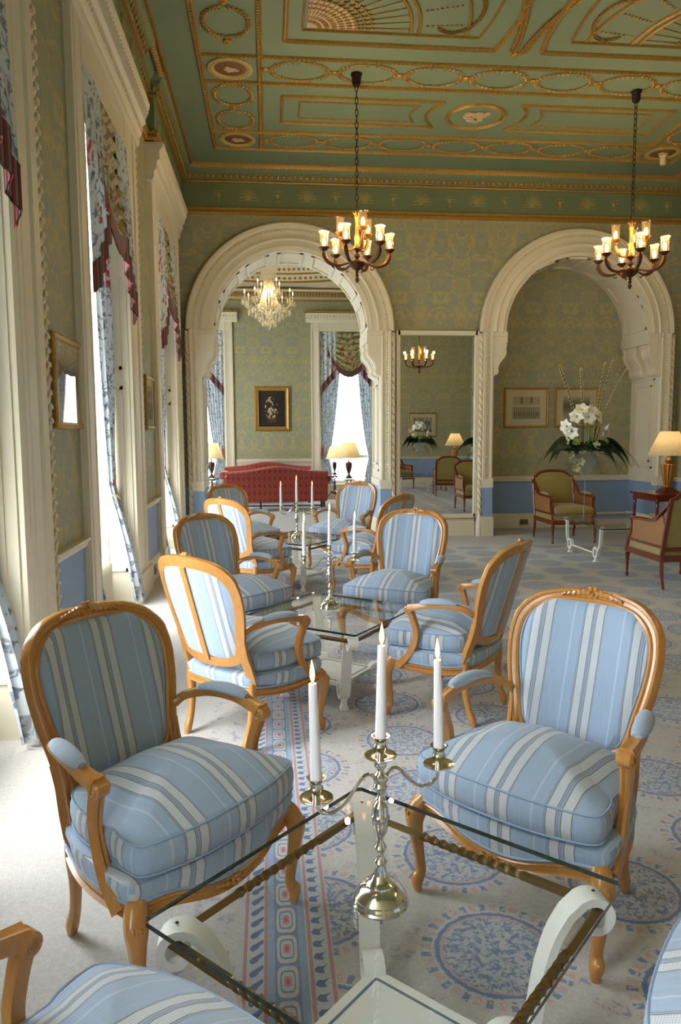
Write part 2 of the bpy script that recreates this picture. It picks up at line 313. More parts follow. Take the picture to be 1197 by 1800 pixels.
# ------------------------------------------------------------------ mesh helpers
def catmull(pts, n=6, closed=False):
    P = [tuple(p) for p in pts]; m = len(P); out = []
    rng = range(m) if closed else range(m-1)
    for i in rng:
        p0 = P[(i-1) % m] if (closed or i > 0) else P[0]; p1 = P[i]; p2 = P[(i+1) % m]; p3 = P[(i+2) % m] if (closed or i+2 < m) else P[-1]
        for k in range(n):
            t = k/n; out.append(tuple(.5*((2*b) + (-a+c)*t + (2*a-5*b+4*c-d)*t*t + (-a+3*b-3*c+d)*t**3) for a, b, c, d in zip(p0, p1, p2, p3)))
    if not closed: out.append(P[-1])
    return out
def circ(r, n=8, ry=None, rot=0): ry = r if ry is None else ry; return [(r*cos(2*pi*i/n+rot), ry*sin(2*pi*i/n+rot)) for i in range(n)]
class MB:
    def __init__(s): s.V = []; s.F = []; s.MI = []; s.UV = None
    def add(s, V, F, mi=0):
        o = len(s.V); s.V += [tuple(v) for v in V]
        for f in F: s.F.append(tuple(o+i for i in f)); s.MI.append(mi)
        return s
    def box(s, x0, x1, y0, y1, z0, z1, mi=0):
        V = [(x, y, z) for z in (z0, z1) for y in (y0, y1) for x in (x0, x1)]
        return s.add(V, [(0, 2, 3, 1), (4, 5, 7, 6), (0, 1, 5, 4), (2, 6, 7, 3), (0, 4, 6, 2), (1, 3, 7, 5)], mi)
    def obox(s, c, ax, ay, az, mi=0):
        c, ax, ay, az = map(Vector, (c, ax, ay, az)); V = [c + i*ax + j*ay + k*az for k in (-1, 1) for j in (-1, 1) for i in (-1, 1)]
        return s.add(V, [(0, 2, 3, 1), (4, 5, 7, 6), (0, 1, 5, 4), (2, 6, 7, 3), (0, 4, 6, 2), (1, 3, 7, 5)], mi)
    def sweep(s, path, prof, scale=None, closed=False, up=None, cap=True, twist=0.0, mi=0):
        P = [Vector(p[:3]) for p in path]; n = len(P); m = len(prof); V = []; prev = None
        for i in range(n):
            a = P[(i-1) % n] if (closed or i > 0) else P[i]; b = P[(i+1) % n] if (closed or i < n-1) else P[i]
            t = (b-a); t = t.normalized() if t.length > 1e-9 else Vector((0, 0, 1))
            if up is not None: u = Vector(up[i] if isinstance(up, list) else up)
            else: u = prev if prev is not None else (Vector((0, 0, 1)) if abs(t.z) < .9 else Vector((0, 1, 0)))
            u = (u - u.dot(t)*t)
            u = u.normalized() if u.length > 1e-6 else t.orthogonal().normalized()
            prev = u; sd = t.cross(u)
            sc = (1, 1) if scale is None else (scale[i] if isinstance(scale[i], tuple) else (scale[i], scale[i]))
            ca, sa = cos(twist*i), sin(twist*i)
            for (p, q) in prof:
                p2, q2 = p*sc[0], q*sc[1]
                if twist: p2, q2 = p2*ca-q2*sa, p2*sa+q2*ca
                V.append(P[i] + sd*p2 + u*q2)
        F = []
        for i in range(n if closed else n-1):
            j = (i+1) % n
            for k in range(m): k2 = (k+1) % m; F.append((i*m+k, i*m+k2, j*m+k2, j*m+k))
        if cap and not closed: F.append(tuple(range(m-1, -1, -1))); F.append(tuple((n-1)*m+k for k in range(m)))
        return s.add(V, F, mi)
    def tube(s, path, r, seg=8, closed=False, mi=0, up=None):
        rs = r if isinstance(r, (list, tuple)) else [r]*len(path)
        return s.sweep(path, circ(1, seg), [(x, x) for x in rs], closed, up, mi=mi)
    def lathe(s, prof, seg=16, c=(0, 0, 0), mi=0, flute=0, fa=0):
        V = []; F = []; m = len(prof)
        for i in range(seg):
            a = 2*pi*i/seg; k = 1 + (fa*cos(flute*a) if flute else 0)
            for r, z in prof: V.append((c[0]+r*k*cos(a), c[1]+r*k*sin(a), c[2]+z))
        for i in range(seg):
            j = (i+1) % seg
            for k in range(m-1):
                if prof[k][0] < 1e-6 and prof[k+1][0] < 1e-6: continue
                F.append((i*m+k, j*m+k, j*m+k+1, i*m+k+1))
        return s.add(V, F, mi)
    def ball(s, c, r, seg=8, rings=6, mi=0, rot=None):
        rx, ry, rz = (r, r, r) if isinstance(r, (int, float)) else r; V = [(0, 0, -1)]; F = []
        for j in range(1, rings):
            b = -pi/2 + pi*j/rings
            for i in range(seg): a = 2*pi*i/seg; V.append((cos(b)*cos(a), cos(b)*sin(a), sin(b)))
        V.append((0, 0, 1)); L = len(V)-1
        for i in range(seg): F.append((0, 1+(i+1) % seg, 1+i)); F.append((L, L-seg+i, L-seg+(i+1) % seg))
        for j in range(rings-2):
            for i in range(seg): a = 1+j*seg+i; b = 1+j*seg+(i+1) % seg; F.append((a, b, b+seg, a+seg))
        out = []
        for v in V:
            q = Vector((v[0]*rx, v[1]*ry, v[2]*rz))
            if rot is not None: q = rot @ q
            out.append(q + Vector(c))
        return s.add(out, F, mi)
    def prism(s, poly, a, b, axis='y', mi=0):
        """poly in the plane perpendicular to axis: y -> (x,z), x -> (y,z), z -> (x,y)"""
        f = {'y': lambda p, t: (p[0], t, p[1]), 'x': lambda p, t: (t, p[0], p[1]), 'z': lambda p, t: (p[0], p[1], t)}[axis]
        n = len(poly); V = [f(p, a) for p in poly] + [f(p, b) for p in poly]
        F = [tuple(range(n-1, -1, -1)), tuple(range(n, 2*n))] + [(i, (i+1) % n, n+(i+1) % n, n+i) for i in range(n)]
        return s.add(V, F, mi)
    def loops(s, L, cap0=True, cap1=True, mi=0, closed=True):
        n = len(L[0]); V = [p for l in L for p in l]; F = []
        for j in range(len(L)-1):
            for i in range(n if closed else n-1): k = (i+1) % n; F.append((j*n+i, j*n+k, (j+1)*n+k, (j+1)*n+i))
        o = len(V)
        if cap0: V.append(tuple(sum(p[k] for p in L[0])/n for k in range(3))); F += [(o, (i+1) % n, i) for i in range(n)]; o += 1
        if cap1: b = (len(L)-1)*n; V.append(tuple(sum(p[k] for p in L[-1])/n for k in range(3))); F += [(o, b+i, b+(i+1) % n) for i in range(n)]
        return s.add(V, F, mi)
    def grid(s, fn, nu, nv, mi=0, uvfn=None):
        V = [fn(i/nu, j/nv) for j in range(nv+1) for i in range(nu+1)]
        if uvfn is not None:
            if s.UV is None: s.UV = {}
            o = len(s.V)
            for j in range(nv+1):
                for i in range(nu+1): s.UV[o+j*(nu+1)+i] = uvfn(i/nu, j/nv)
        F = [(j*(nu+1)+i, j*(nu+1)+i+1, (j+1)*(nu+1)+i+1, (j+1)*(nu+1)+i) for j in range(nv) for i in range(nu)]
        return s.add(V, F, mi)
    def quad(s, a, b, c, d, mi=0):
        if s.UV is None: s.UV = {}
        o = len(s.V)
        for i, q in enumerate(((0, 0), (1, 0), (1, 1), (0, 1))): s.UV[o+i] = q
        return s.add((a, b, c, d), [(0, 1, 2, 3)], mi)
    def xf(s, fn): s.V = [tuple(fn(v)) for v in s.V]; return s
    def mirx(s):
        n = len(s.V); s.V += [(-v[0], v[1], v[2]) for v in s.V]; k = len(s.F)
        s.F += [tuple(n+i for i in reversed(f)) for f in s.F[:k]]; s.MI += s.MI[:k]; return s
    def build(s, name, mats, parent=None, loc=None, rot=None, uv=False, smooth=38, flip=False):
        me = bpy.data.meshes.new(name); me.from_pydata(s.V, [], s.F)
        if not isinstance(mats, (list, tuple)): mats = [mats]
        for m in mats: me.materials.append(MT[m] if isinstance(m, str) else m)
        me.polygons.foreach_set('material_index', s.MI)
        if smooth: me.polygons.foreach_set('use_smooth', [True]*len(s.F)); me.set_sharp_from_angle(angle=radians(smooth))
        if uv or s.UV:
            l = me.uv_layers.new(name='UVMap'); d = [0.0]*(2*len(me.loops))
            for p in me.polygons:
                nx, ny, nz = map(abs, p.normal)
                for li in p.loop_indices:
                    vi = me.loops[li].vertex_index; co = me.vertices[vi].co
                    if s.UV and vi in s.UV: q = s.UV[vi]
                    elif nx > .72: q = (co.y, co.z)
                    elif nz > ny: q = (co.x, co.y)
                    else: q = (co.x, co.z)
                    d[2*li] = q[0]; d[2*li+1] = q[1]
            l.data.foreach_set('uv', d)
        me.validate(); me.update()
        o = bpy.data.objects.new(name, me); COL.objects.link(o)
        if parent is not None: o.parent = parent
        if loc is not None: o.location = loc
        if rot is not None: o.rotation_euler = rot
        return o
def tag(o, label=None, cat=None, group=None, kind=None):
    if label: o['label'] = label
    if cat: o['category'] = cat
    if group: o['group'] = group
    if kind: o['kind'] = kind
    return o
def empty(name, loc=(0, 0, 0), rz=0, **kw):
    o = bpy.data.objects.new(name, None); COL.objects.link(o); o.location = loc; o.rotation_euler = (0, 0, rz); o.empty_display_size = .1; tag(o, **kw); return o
def copy_tree(o, parent=None):
    c = o.copy(); COL.objects.link(c)
    if parent is not None: c.parent = parent
    for ch in list(o.children): copy_tree(ch, c)
    return c
def place(o, loc, rz=0, **kw): o.location = loc; o.rotation_euler = (0, 0, rz); tag(o, **kw); return o
def dup_part(o, loc=None, rot=None, scale=None, parent=None):
    c = o.copy(); COL.objects.link(c); c.parent = parent or o.parent
    if loc is not None: c.location = loc
    if rot is not None: c.rotation_euler = rot
    if scale is not None: c.scale = scale
    return c
# ================================================================== THE ROOM
XL, XR, YB, YF = -1.27, 6.35, 11.05, -0.8      # left wall, right wall, back wall, wall behind the camera
ZC, ZF = 5.35, 4.72                            # ceiling, bottom of the frieze
ZR = 0.86                                      # top of the chair rail
def struct(o): o['kind'] = 'structure'; return o
NICHE_Y = 11.82
YFAR = 18.0
ARCH = [(.36, 1.53, 3.07), (4.69, 1.53, 3.07)]  # centre x, outer radius, springing height
JW, RIN = 1.31, 1.12                            # half width between jambs, inner radius above the springing

fb = MB(); fb.box(XL-.35, XR+.2, YF-.2, 12.0, -.12, 0); fb.box(-3.6, 4.2, 12.0, YFAR+.4, -.12, 0)
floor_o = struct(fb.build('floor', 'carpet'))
gr = MB(); gr.box(-30, -1.75, -25, 40, -.9, -.75); gr.box(-1.75, 34, 18.5, 40, -.9, -.75)
tag(struct(gr.build('terrace_ground', 'ext')), 'pale stone terrace outside the tall windows')

def strip_cells(cuts, lo, hi):
    out = []; a = lo
    for c0, c1 in cuts: out.append((a, c0)); a = c1
    out.append((a, hi)); return [(p, q) for p, q in out if q > p+1e-4]
# ---- left wall with window openings
WINS = [-1.08, 2.27, 5.42, 8.77]; WW = 1.53; WH = 4.05
wl = MB()
for a, b in strip_cells([(w, w+WW) for w in WINS], YF-.3, YB+.1):
    wl.box(XL-.38, XL, a, b, 0, .80, 1); wl.box(XL-.38, XL, a, b, .80, ZC, 0)
for w in WINS: wl.box(XL-.38, XL, w, w+WW, WH, ZC, 0)
wall_left = struct(wl.build('wall_left', ['paper', 'blue_dado']))
# ---- back wall with two arched openings
def arch_wall(mb, x0, x1, z1, cx, r, zs, y, t=.06, seg=28):
    mb.box(x0, cx-r, y, y+t, .80, z1, 0); mb.box(x0, cx-r, y, y+t, 0, .80, 1); mb.box(cx+r, x1, y, y+t, .80, z1, 0); mb.box(cx+r, x1, y, y+t, 0, .80, 1)
    for i in range(seg):
        a, b = pi-pi*i/seg, pi-pi*(i+1)/seg
        p = (cx+r*cos(a), zs+r*sin(a)); q = (cx+r*cos(b), zs+r*sin(b))
        mb.prism([p, q, (q[0], z1), (p[0], z1)], y, y+t, 'y', 0)
wb = MB(); arch_wall(wb, XL, 2.54, ZC, ARCH[0][0], 1.32, 3.07, YB); arch_wall(wb, 2.54, XR+.1, ZC, ARCH[1][0], 1.32, 3.07, YB)
wall_back = struct(wb.build('wall_back', ['paper', 'blue_dado'], smooth=0))
wr = MB()
for (a, b, m) in ((0, .80, 1), (.80, ZC, 0)): wr.box(XR, XR+.1, YF-.2, YB+.2, a, b, m)
wall_right = struct(wr.build('wall_right', ['paper', 'blue_dado']))
wf = MB()
for (a, b, m) in ((0, .80, 1), (.80, ZC, 0)): wf.box(XL-.38, XR+.1, YF-.1, YF, a, b, m)
wall_front = struct(wf.build('wall_front', ['paper', 'blue_dado']))
cl = MB(); cl.box(XL-.4, XR+.2, YF-.2, YB+.15, ZC, ZC+.1); ceiling = struct(cl.build('ceiling', 'mint'))
# ---- niche behind the second arch, passage behind the first
nb = MB(); cx2 = ARCH[1][0]
nb.box(cx2-1.5, cx2+1.5, NICHE_Y, NICHE_Y+.1, .80, 4.6, 0); nb.box(cx2-1.5, cx2+1.5, NICHE_Y, NICHE_Y+.1, 0, .80, 1)
struct(nb.build('wall_niche', ['paper', 'blue_dado']))

def archway(cx, name, label_unused=None):
    """ivory arch surround: rope moulding, stepped archivolt, panelled jambs, consoles and coffered soffit"""
    zs = 3.07; R = 1.53; y0 = 10.93
    root = struct(empty(name, (cx, 0, 0)))
    def path(r, z0=0.12, n=30): return [(r*cos(pi-pi*i/n), y0, zs+r*sin(pi-pi*i/n)) for i in range(n+1)]
    def fullpath(r, step=.045, z0=.12):
        L = []; z = z0
        while z < zs: L.append((-r, y0, z)); z += step
        n = int(pi*r/step); L += [(r*cos(pi-pi*i/n), y0, zs+r*sin(pi-pi*i/n)) for i in range(n+1)]
        return L + [(-p[0], p[1], p[2]) for p in reversed(L[:len(L)-n-1])]
    up = (0, -1, 0)
    # archivolt: profile (across, out of wall)
    a = MB(); prof = [(-.18, -.12), (-.18, .0), (-.165, .022), (-.145, .026), (-.13, .01), (-.09, .004), (-.03, .004), (.0, .016), (.02, .034), (.05, .036), (.07, .02), (.10, .02), (.125, .05), (.125, -.12)]
    prof = [(-.18, -.12), (-.18, .0), (-.165, .022), (-.150, .026), (-.14, .012), (-.10, .006), (-.02, .008), (.005, .022), (.02, .030), (.035, .030), (.05, .018), (.11, .022), (.135, .03), (.135, -.12)]; a.sweep(path(1.31, zs), prof, up=up); 
    a.build('archivolt', 'white', root)
    j = MB()    # jamb fronts below the springing
    for s in (-1, 1):
        jp = [(1.303, -.12), (1.303, .0), (1.325, .02), (1.345, .02), (1.36, .004), (1.40, .004), (1.42, .03), (1.46, .035), (1.475, .01), (1.475, -.12)]
        j.prism([(s*x, y0-d) for x, d in (jp if s > 0 else jp[::-1])], .86, zs, 'z')
        j.prism([(s*x, y0-d) for x, d in ([(1.30, -.12), (1.30, .03), (1.475, .03), (1.475, -.12)][::s])], .74, .88, 'z', 0)
        j.prism([(s*x, y0-d) for x, d in ([(1.303, -.12), (1.303, .015), (1.47, .015), (1.47, -.12)][::s])], .28, .74, 'z', 1)
        j.prism([(s*x, y0-d) for x, d in ([(1.29, -.12), (1.29, .05), (1.48, .05), (1.48, -.12)][::s])], 0, .30, 'z', 0)
    j.build('pilaster', ['white', 'blue_dado'], root)
    torus = MB(); torus.sweep(path(1.49, zs), [(-.03, -.05), (-.03, .0), (-.02, .022), (0, .03), (.02, .022), (.03, 0), (.04, -.05)], up=up); torus.build('outer_moulding', 'cream', root)
    for s in (-1, 1):
      rope = MB(); rp = [(s*1.50, y0, .12+.045*i) for i in range(66)]; rope.sweep(rp, [(.032, 0), (.014, .014), (0, .032), (-.014, .014), (-.032, 0), (-.014, -.014), (0, -.032), (.014, -.014)], up=up, twist=.62); rope.build('rope_moulding', 'cream', root)
    bd = MB(); L = fullpath(1.40, .045, .9)
    for p in L: bd.ball((p[0], p[1]-.02, p[2]), (.018, .012, .018), 6, 4)
    tag(bd.build('bead_course', 'cream', root), kind='stuff')
    foot = MB()
    for s in (-1, 1): foot.lathe([(0, 0), (.055, 0), (.055, .20), (.048, .22), (.052, .25), (.04, .27), (.036, .32), (0, .32)], 12, (s*1.50, y0, 0))
    foot.build('rope_plinth', 'white', root)
    # jamb inner faces with sunk panels, soffit
    y1 = NICHE_Y
    jb = MB()
    for s in (-1, 1):
        X = s*JW; jb.box(min(X, X+s*.1), max(X, X+s*.1), y0, y1, .86, zs, 0); jb.box(min(X, X+s*.1), max(X, X+s*.1), y0, y1, 0, .80, 1)
        jb.box(min(X-s*.02, X), max(X-s*.02, X), y0+.02, y1, .78, .88, 0); jb.box(min(X-s*.02, X), max(X-s*.02, X), y0+.02, y1, 0, .26, 0)
    jb.build('jamb', ['white', 'blue_dado'], root)
    def frame_panel(mb, X, s, ya, yb_, za, zb, w=.03, d=.018):
        for (a0, a1, b0, b1) in ((ya, yb_, za, za+w), (ya, yb_, zb-w, zb), (ya, ya+w, za, zb), (yb_-w, yb_, za, zb)): mb.box(min(X, X-s*d), max(X, X-s*d), a0, a1, b0, b1)
    for s in (-1, 1):
        pn = MB(); frame_panel(pn, s*JW, s, y0+.14, y1-.14, 1.0, 2.40); frame_panel(pn, s*JW, s, y0+.22, y1-.22, 1.1, 2.3, .025, .026); pn.build('jamb_panel', 'white', root)
    sf = MB(); n = 28
    for i in range(n):
        a, b = pi-pi*i/n, pi-pi*(i+1)/n
        sf.prism([(RIN*cos(a), zs+RIN*sin(a)), (RIN*cos(b), zs+RIN*sin(b)), (1.34*cos(b), zs+1.34*sin(b)), (1.34*cos(a), zs+1.34*sin(a))], y0+.005, y1+.02, 'y')
    sf.build('soffit', 'white', root, smooth=30)
    # raised coffers on the soffit
    nc = 7; proto = None
    for i in range(nc):
        a0 = pi*(i+.12)/nc; a1 = pi*(i+.88)/nc; m = MB(); k = 8; r0 = RIN-.02
        for (ya, yb_) in ((y0+.10, y0+.15), (y1-.15, y1-.10)):
            for q in range(k):
                a, b = a0+(a1-a0)*q/k, a0+(a1-a0)*(q+1)/k
                m.prism([(r0*cos(b), zs+r0*sin(b)), (r0*cos(a), zs+r0*sin(a)), ((r0+.03)*cos(a), zs+(r0+.03)*sin(a)), ((r0+.03)*cos(b), zs+(r0+.03)*sin(b))], ya, yb_, 'y')
        for (a, b) in ((a0, a0+.045), (a1-.045, a1)):
            m.prism([(r0*cos(b), zs+r0*sin(b)), (r0*cos(a), zs+r0*sin(a)), ((r0+.03)*cos(a), zs+(r0+.03)*sin(a)), ((r0+.03)*cos(b), zs+(r0+.03)*sin(b))], y0+.10, y1-.10, 'y')
        m.build('coffer', 'white', root)
    # consoles (two deep brackets each side) and impost
    S = [(0, 0), (.19, 0), (.205, -.04), (.19, -.085), (.20, -.12), (.195, -.17), (.17, -.22), (.125, -.27), (.09, -.33), (.075, -.39), (.085, -.43), (.06, -.47), (.03, -.48), (0, -.52)]
    SS = catmull(S, 3)
    for s in (-1, 1):
        im = MB(); im.box(*sorted((s*1.33, s*(RIN-.015))), y0-.01, y1, zs-.16, zs); im.box(*sorted((s*1.33, s*(RIN+.01))), y0-.005, y1, zs-.03, zs+.03); im.box(*sorted((s*1.33, s*(RIN+.0))), y0-.03, y1, zs-.07, zs-.04); im.build('impost', 'white', root)
        for (ya, yb_) in ((y0-.01, y0+.30), (y0+.42, y1-.02)):
            c = MB(); poly = [(s*(JW+.01-x), zs-.16+z) for x, z in SS]; c.prism(poly if s > 0 else poly[::-1], ya, yb_, 'y')
            ins = [(s*(JW+.01-(x+.012 if x > .02 else x)), zs-.16+z*.985-.004) for x, z in SS]
            for (u, v) in ((ya+.03, ya+.09), (yb_-.09, yb_-.03)): c.prism(ins if s > 0 else ins[::-1], u, v, 'y')
            c.build('console', 'white', root)
    return root
archway(ARCH[0][0], 'trim_1'); archway(ARCH[1][0], 'trim_2')

# ---- chair rails and skirting
def rail_profile(): return [(0, .80), (.02, .80), (.03, .815), (.03, .83), (.045, .845), (.045, .86), (0, .86)]
def skirt_profile(): return [(0, 0), (.035, 0), (.035, .16), (.025, .175), (.03, .19), (.02, .21), (.01, .215), (.01, .24), (0, .24)]
def run_y(mb, X, s, a, b, prof): mb.prism([(X+s*d, z) for d, z in prof][::-s], a, b, 'y')
def run_x(mb, Y, s, a, b, prof): mb.prism([(Y+s*d, z) for d, z in prof][::s], a, b, 'x')
lp = [(a+WW+.60, b-.25) for a, b in zip(WINS, WINS[1:])]
m = MB(); [run_y(m, XL, 1, a, b, rail_profile()) for a, b in lp]; struct(m.build('trim_3', 'white'))
m = MB(); [run_y(m, XL, 1, a, b, skirt_profile()) for a, b in lp]; struct(m.build('baseboard_left', 'white'))
m = MB(); run_x(m, YB, -1, XL, -1.19, skirt_profile()); run_x(m, YB, -1, 1.9, 3.14, [(d*1.6, z*1.3) for d, z in skirt_profile()]); run_x(m, YB, -1, 6.2, XR, skirt_profile()); run_x(m, NICHE_Y, -1, 3.38, 6.0, skirt_profile()); struct(m.build('baseboard_back', 'white'))
m = MB(); run_x(m, NICHE_Y, -1, 3.38, 6.0, [(d*1.3, z+(.0 if z > .84 else -.03)) for d, z in rail_profile()]); run_x(m, YB, -1, 6.2, XR, rail_profile()); struct(m.build('trim_4', 'white'))
m = MB(); run_y(m, XR, -1, YF, YB, skirt_profile()); struct(m.build('baseboard_right', 'white'))
m = MB(); run_y(m, XR, -1, YF, YB, rail_profile()); struct(m.build('trim_5', 'white'))
m = MB(); run_x(m, YF, 1, XL, XR, skirt_profile()); struct(m.build('baseboard_front', 'white'))
m = MB(); run_x(m, YF, 1, XL, XR, rail_profile()); struct(m.build('trim_6', 'white'))

# ---- frieze, bead, egg and dart, cove; the line steps forward over each window cornice
fr = MB(); JOG = .10
segs = []
for w in WINS: segs.append((w-.35, w+WW+.60 if w < 8 else 12.0))
def jogline(off):                                        # plan polyline of the cornice at a given projection from the wall
    P = []; y = YF+off
    P.append((XL+off, YF+off))
    for a, b in segs:
        if a-off > YF+off: P += [(XL+off, a-off), (XL+off+JOG, a-off)]
        else: P[0] = (XL+off+JOG, YF+off)
        if b+off < YB-off: P += [(XL+off+JOG, b+off), (XL+off, b+off)]
        else: P.append((XL+off+JOG, YB-off))
    P += [(XR-off, YB-off), (XR-off, YF+off)]
    return P
def plan_band(mb, o0, z0, o1, z1, mi=0):
    A, B = jogline(o0), jogline(o1); n = len(A)
    V = [(x, y, z0) for x, y in A] + [(x, y, z1) for x, y in B]
    mb.add(V, [(i, n+i, n+(i+1) % n, (i+1) % n) for i in range(n)], mi)
plan_band(fr, .012, ZF, .012, 5.17); struct(fr.build('trim_7', 'mint2', smooth=0))
m = MB(); Z = [(.0, 4.70), (.03, 4.70), (.045, 4.715), (.045, 4.735), (.03, 4.75), (.05, 4.765), (.05, 4.785), (.02, 4.80), (.012, 4.80)]
for p, q in zip(Z, Z[1:]): plan_band(m, p[0], p[1], q[0], q[1])
bead = struct(m.build('trim_8', 'gold', smooth=30))
m = MB(); Z = [(.012, 5.13), (.05, 5.13), (.055, 5.145), (.05, 5.16), (.03, 5.16)]
for p, q in zip(Z, Z[1:]): plan_band(m, p[0], p[1], q[0], q[1], 0)
Z = [(.03, 5.16), (.05, 5.165), (.09, 5.235), (.095, 5.25)]
for p, q in zip(Z, Z[1:]): plan_band(m, p[0], p[1], q[0], q[1], 1)
Z = [(.095, 5.25), (.10, 5.27), (.16, 5.335), (.16, ZC)]
for p, q in zip(Z, Z[1:]): plan_band(m, p[0], p[1], q[0], q[1], 1)
eggt = struct(m.build('trim_9', ['gold', 'mint2'], smooth=30))
# eggs and darts along the back and left
m = MB(); rot = Matrix.Rotation(radians(35), 3, 'X')
x = XL+.14
while x < XR-.05:
    m.ball((x, YB-.075, 5.205), (.026, .018, .036), 8, 5, 0, rot); m.box(x+.036, x+.046, YB-.085, YB-.06, 5.18, 5.235); x += .083
def along(off):
    P = jogline(off)[:-2]; out = []
    for p, q in zip(P, P[1:]):
        L = hypot(q[0]-p[0], q[1]-p[1]); k = int(L/.083)
        for i in range(k): t = (i+.5)/k; out.append((p[0]+(q[0]-p[0])*t, p[1]+(q[1]-p[1])*t))
    return out
for (x, y) in along(.075):
    if y > 2: m.ball((x, y, 5.205), (.02, .026, .036), 8, 5)
tag(m.build('egg_course', 'gold', eggt), kind='stuff')
m = MB(); x = XL+.05
while x < XR: m.box(x, x+.018, YB-.056, YB-.04, 4.768, 4.782); x += .034
for (x, y) in along(.052):
    if y > 2: m.box(x-.004, x+.006, y-.012, y+.012, 4.768, 4.782); m.box(x-.004, x+.006, y-.012+.04, y+.012+.04, 4.768, 4.782)
tag(m.build('bead_course', 'palegilt', bead), kind='stuff')
# fans and urns on the frieze
fm = MB()
for i in range(9):
    a = pi*i/8; fm.obox((.075*cos(a), -.004, .075*sin(a)), (.055*cos(a), 0, .055*sin(a)), (0, .006, 0), (-.010*sin(a), 0, .010*cos(a)))
fm.ball((0, 0, 0), (.05, .012, .05), 8, 5); fm.box(-.14, .14, -.008, .004, -.045, -.035)
um = MB(); um.ball((0, 0, .03), (.035, .012, .04), 8, 5); um.box(-.06, .06, -.008, .004, .08, .09); um.box(-.02, .02, -.008, .004, -.06, -.05); um.box(-.006, .006, -.008, .004, -.05, 0); um.ball((-.05, 0, .05), (.015, .008, .015), 6, 4); um.ball((.05, 0, .05), (.015, .008, .015), 6, 4)
trim7 = bpy.data.objects['trim_7']; fo = fm.build('fan_relief', 'frieze_relief', trim7); uo = um.build('urn_relief', 'frieze_relief', trim7)
x = XL+.62; k = 0; first = {0: True, 1: True}
while x < XR-.1:
    src = fo if k % 2 else uo
    if first[k % 2]: src.location = (x, YB-.014, 4.94); first[k % 2] = False
    else: dup_part(src, (x, YB-.014, 4.94))
    x += .42; k += 1
for y in [10.5-.42*i for i in range(12)]:
    inw = any(a < y < b for a, b in segs); dup_part(fo if int(y*10) % 2 else uo, (XL+.014+(JOG if inw else 0), y, 4.94), (0, 0, pi/2))

# ---- ceiling plasterwork (parts of the ceiling)
def strip(mb, x0, y0, x1, y1, w=.035, h=.022, mi=0):
    w *= .8
    dx, dy = x1-x0, y1-y0; L = hypot(dx, dy); dx /= L; dy /= L
    prof = [(-w, h*.2), (-w, 0), (w, 0), (w, h*.2), (w*.55, h), (w*.2, h*.55), (-w*.2, h*.55), (-w*.55, h)]
    mb.sweep([(x0, y0, ZC), (x1, y1, ZC)], prof, up=(0, 0, -1), mi=mi)
def strip_path(mb, P, w=.03, h=.02, closed=False):
    prof = [(-w, h*.2), (-w, 0), (w, 0), (w, h*.2), (w*.55, h), (w*.2, h*.55), (-w*.2, h*.55), (-w*.55, h)]
    mb.sweep([(x, y, ZC) for x, y in P], prof, up=(0, 0, -1), closed=closed)
OX = 2.54                                                 # axis of symmetry of the room's ceiling
bx = MB(); x0, x1, y0_, y1_ = -1.06, 2*OX+1.06, YF+.16, 10.93
for w_, h_, o in ((.05, .05, 0), (.02, .03, .055)):
    for a in ((x0+o, y0_, x0+o, y1_-o), (x0+o, y1_-o, x1-o, y1_-o), (x1-o, y1_-o, x1-o, y0_)): strip(bx, *a, w_, h_)
border = bx.build('border_moulding', 'gold', ceiling)
m = MB(); x = x0
while x < x1: m.ball((x, y1_-.0, ZC-.045), (.022, .03, .014), 6, 4); x += .055
y = 4.6
while y < y1_: m.ball((x0, y, ZC-.045), (.03, .022, .014), 6, 4); y += .055
tag(m.build('leaf_course', 'palegilt', border), kind='stuff')
YH = [7.89, 8.45, 9.74, 10.30]; BX = [-.635, -.03]
def band(a, b, c, d, w=.032):
    m = MB(); strip(m, a, b, c, d, w, .028); o = m.build('gilt_band', 'gold', ceiling)
    m = MB(); L = hypot(c-a, d-b); k = int(L/.045)
    for i in range(k): t = (i+.5)/k; m.ball((a+(c-a)*t, b+(d-b)*t, ZC-.02), (.012, .012, .009), 5, 3)
    tag(m.build('bead_course', 'palegilt', o), kind='stuff')
for xx in (BX[0], BX[1], 2*OX-BX[1], 2*OX-BX[0]): band(xx, 4.4, xx, 10.33, .036)
for yy in YH: band(BX[0], yy, 2*OX-BX[0], yy, .024)
# laurel wreaths
def wreath_mb(rx, ry, n, ll=.046):
    m = MB()
    for i in range(n):
        a = 2*pi*(i+.5)/n
        for side in (-1, 1):
            c = Vector((rx*cos(a), ry*sin(a), -.012)); t = Vector((-rx*sin(a), ry*cos(a), 0)).normalized(); nr = Vector((t.y, -t.x, 0))
            if sin(2*a) < 0: pass
            d = (t*(1 if cos(a) > 0 else -1)*(1 if True else 1) + nr*side*.75).normalized(); w = Vector((-d.y, d.x, 0))*.015
            b0 = c; tip = c + d*ll; mid = c + d*ll*.5
            m.add([b0, mid+w+Vector((0, 0, .004)), tip, mid-w+Vector((0, 0, .004)), mid+Vector((0, 0, -.013))], [(0, 4, 1), (1, 4, 2), (2, 4, 3), (3, 4, 0)])
    m.tube([(rx*cos(2*pi*i/24), ry*sin(2*pi*i/24), -.006) for i in range(24)], .005, 4, True)
    return m
def rosette_mb(r=.045):
    m = MB(); m.lathe([(r, 0), (r, -.012), (r*.7, -.022), (r*.55, -.014), (r*.3, -.03), (0, -.032)], 14, flute=7, fa=.08); return m
cells = {}
def put_wreath(cx, cy, rx, ry):
    k = (round(rx, 2), round(ry, 2))
    if k not in cells: cells[k] = wreath_mb(rx, ry, int(pi*(rx+ry)/.045)).build('laurel_wreath', 'gold', ceiling, (cx, cy, ZC))
    else: dup_part(cells[k], (cx, cy, ZC))
ros = None
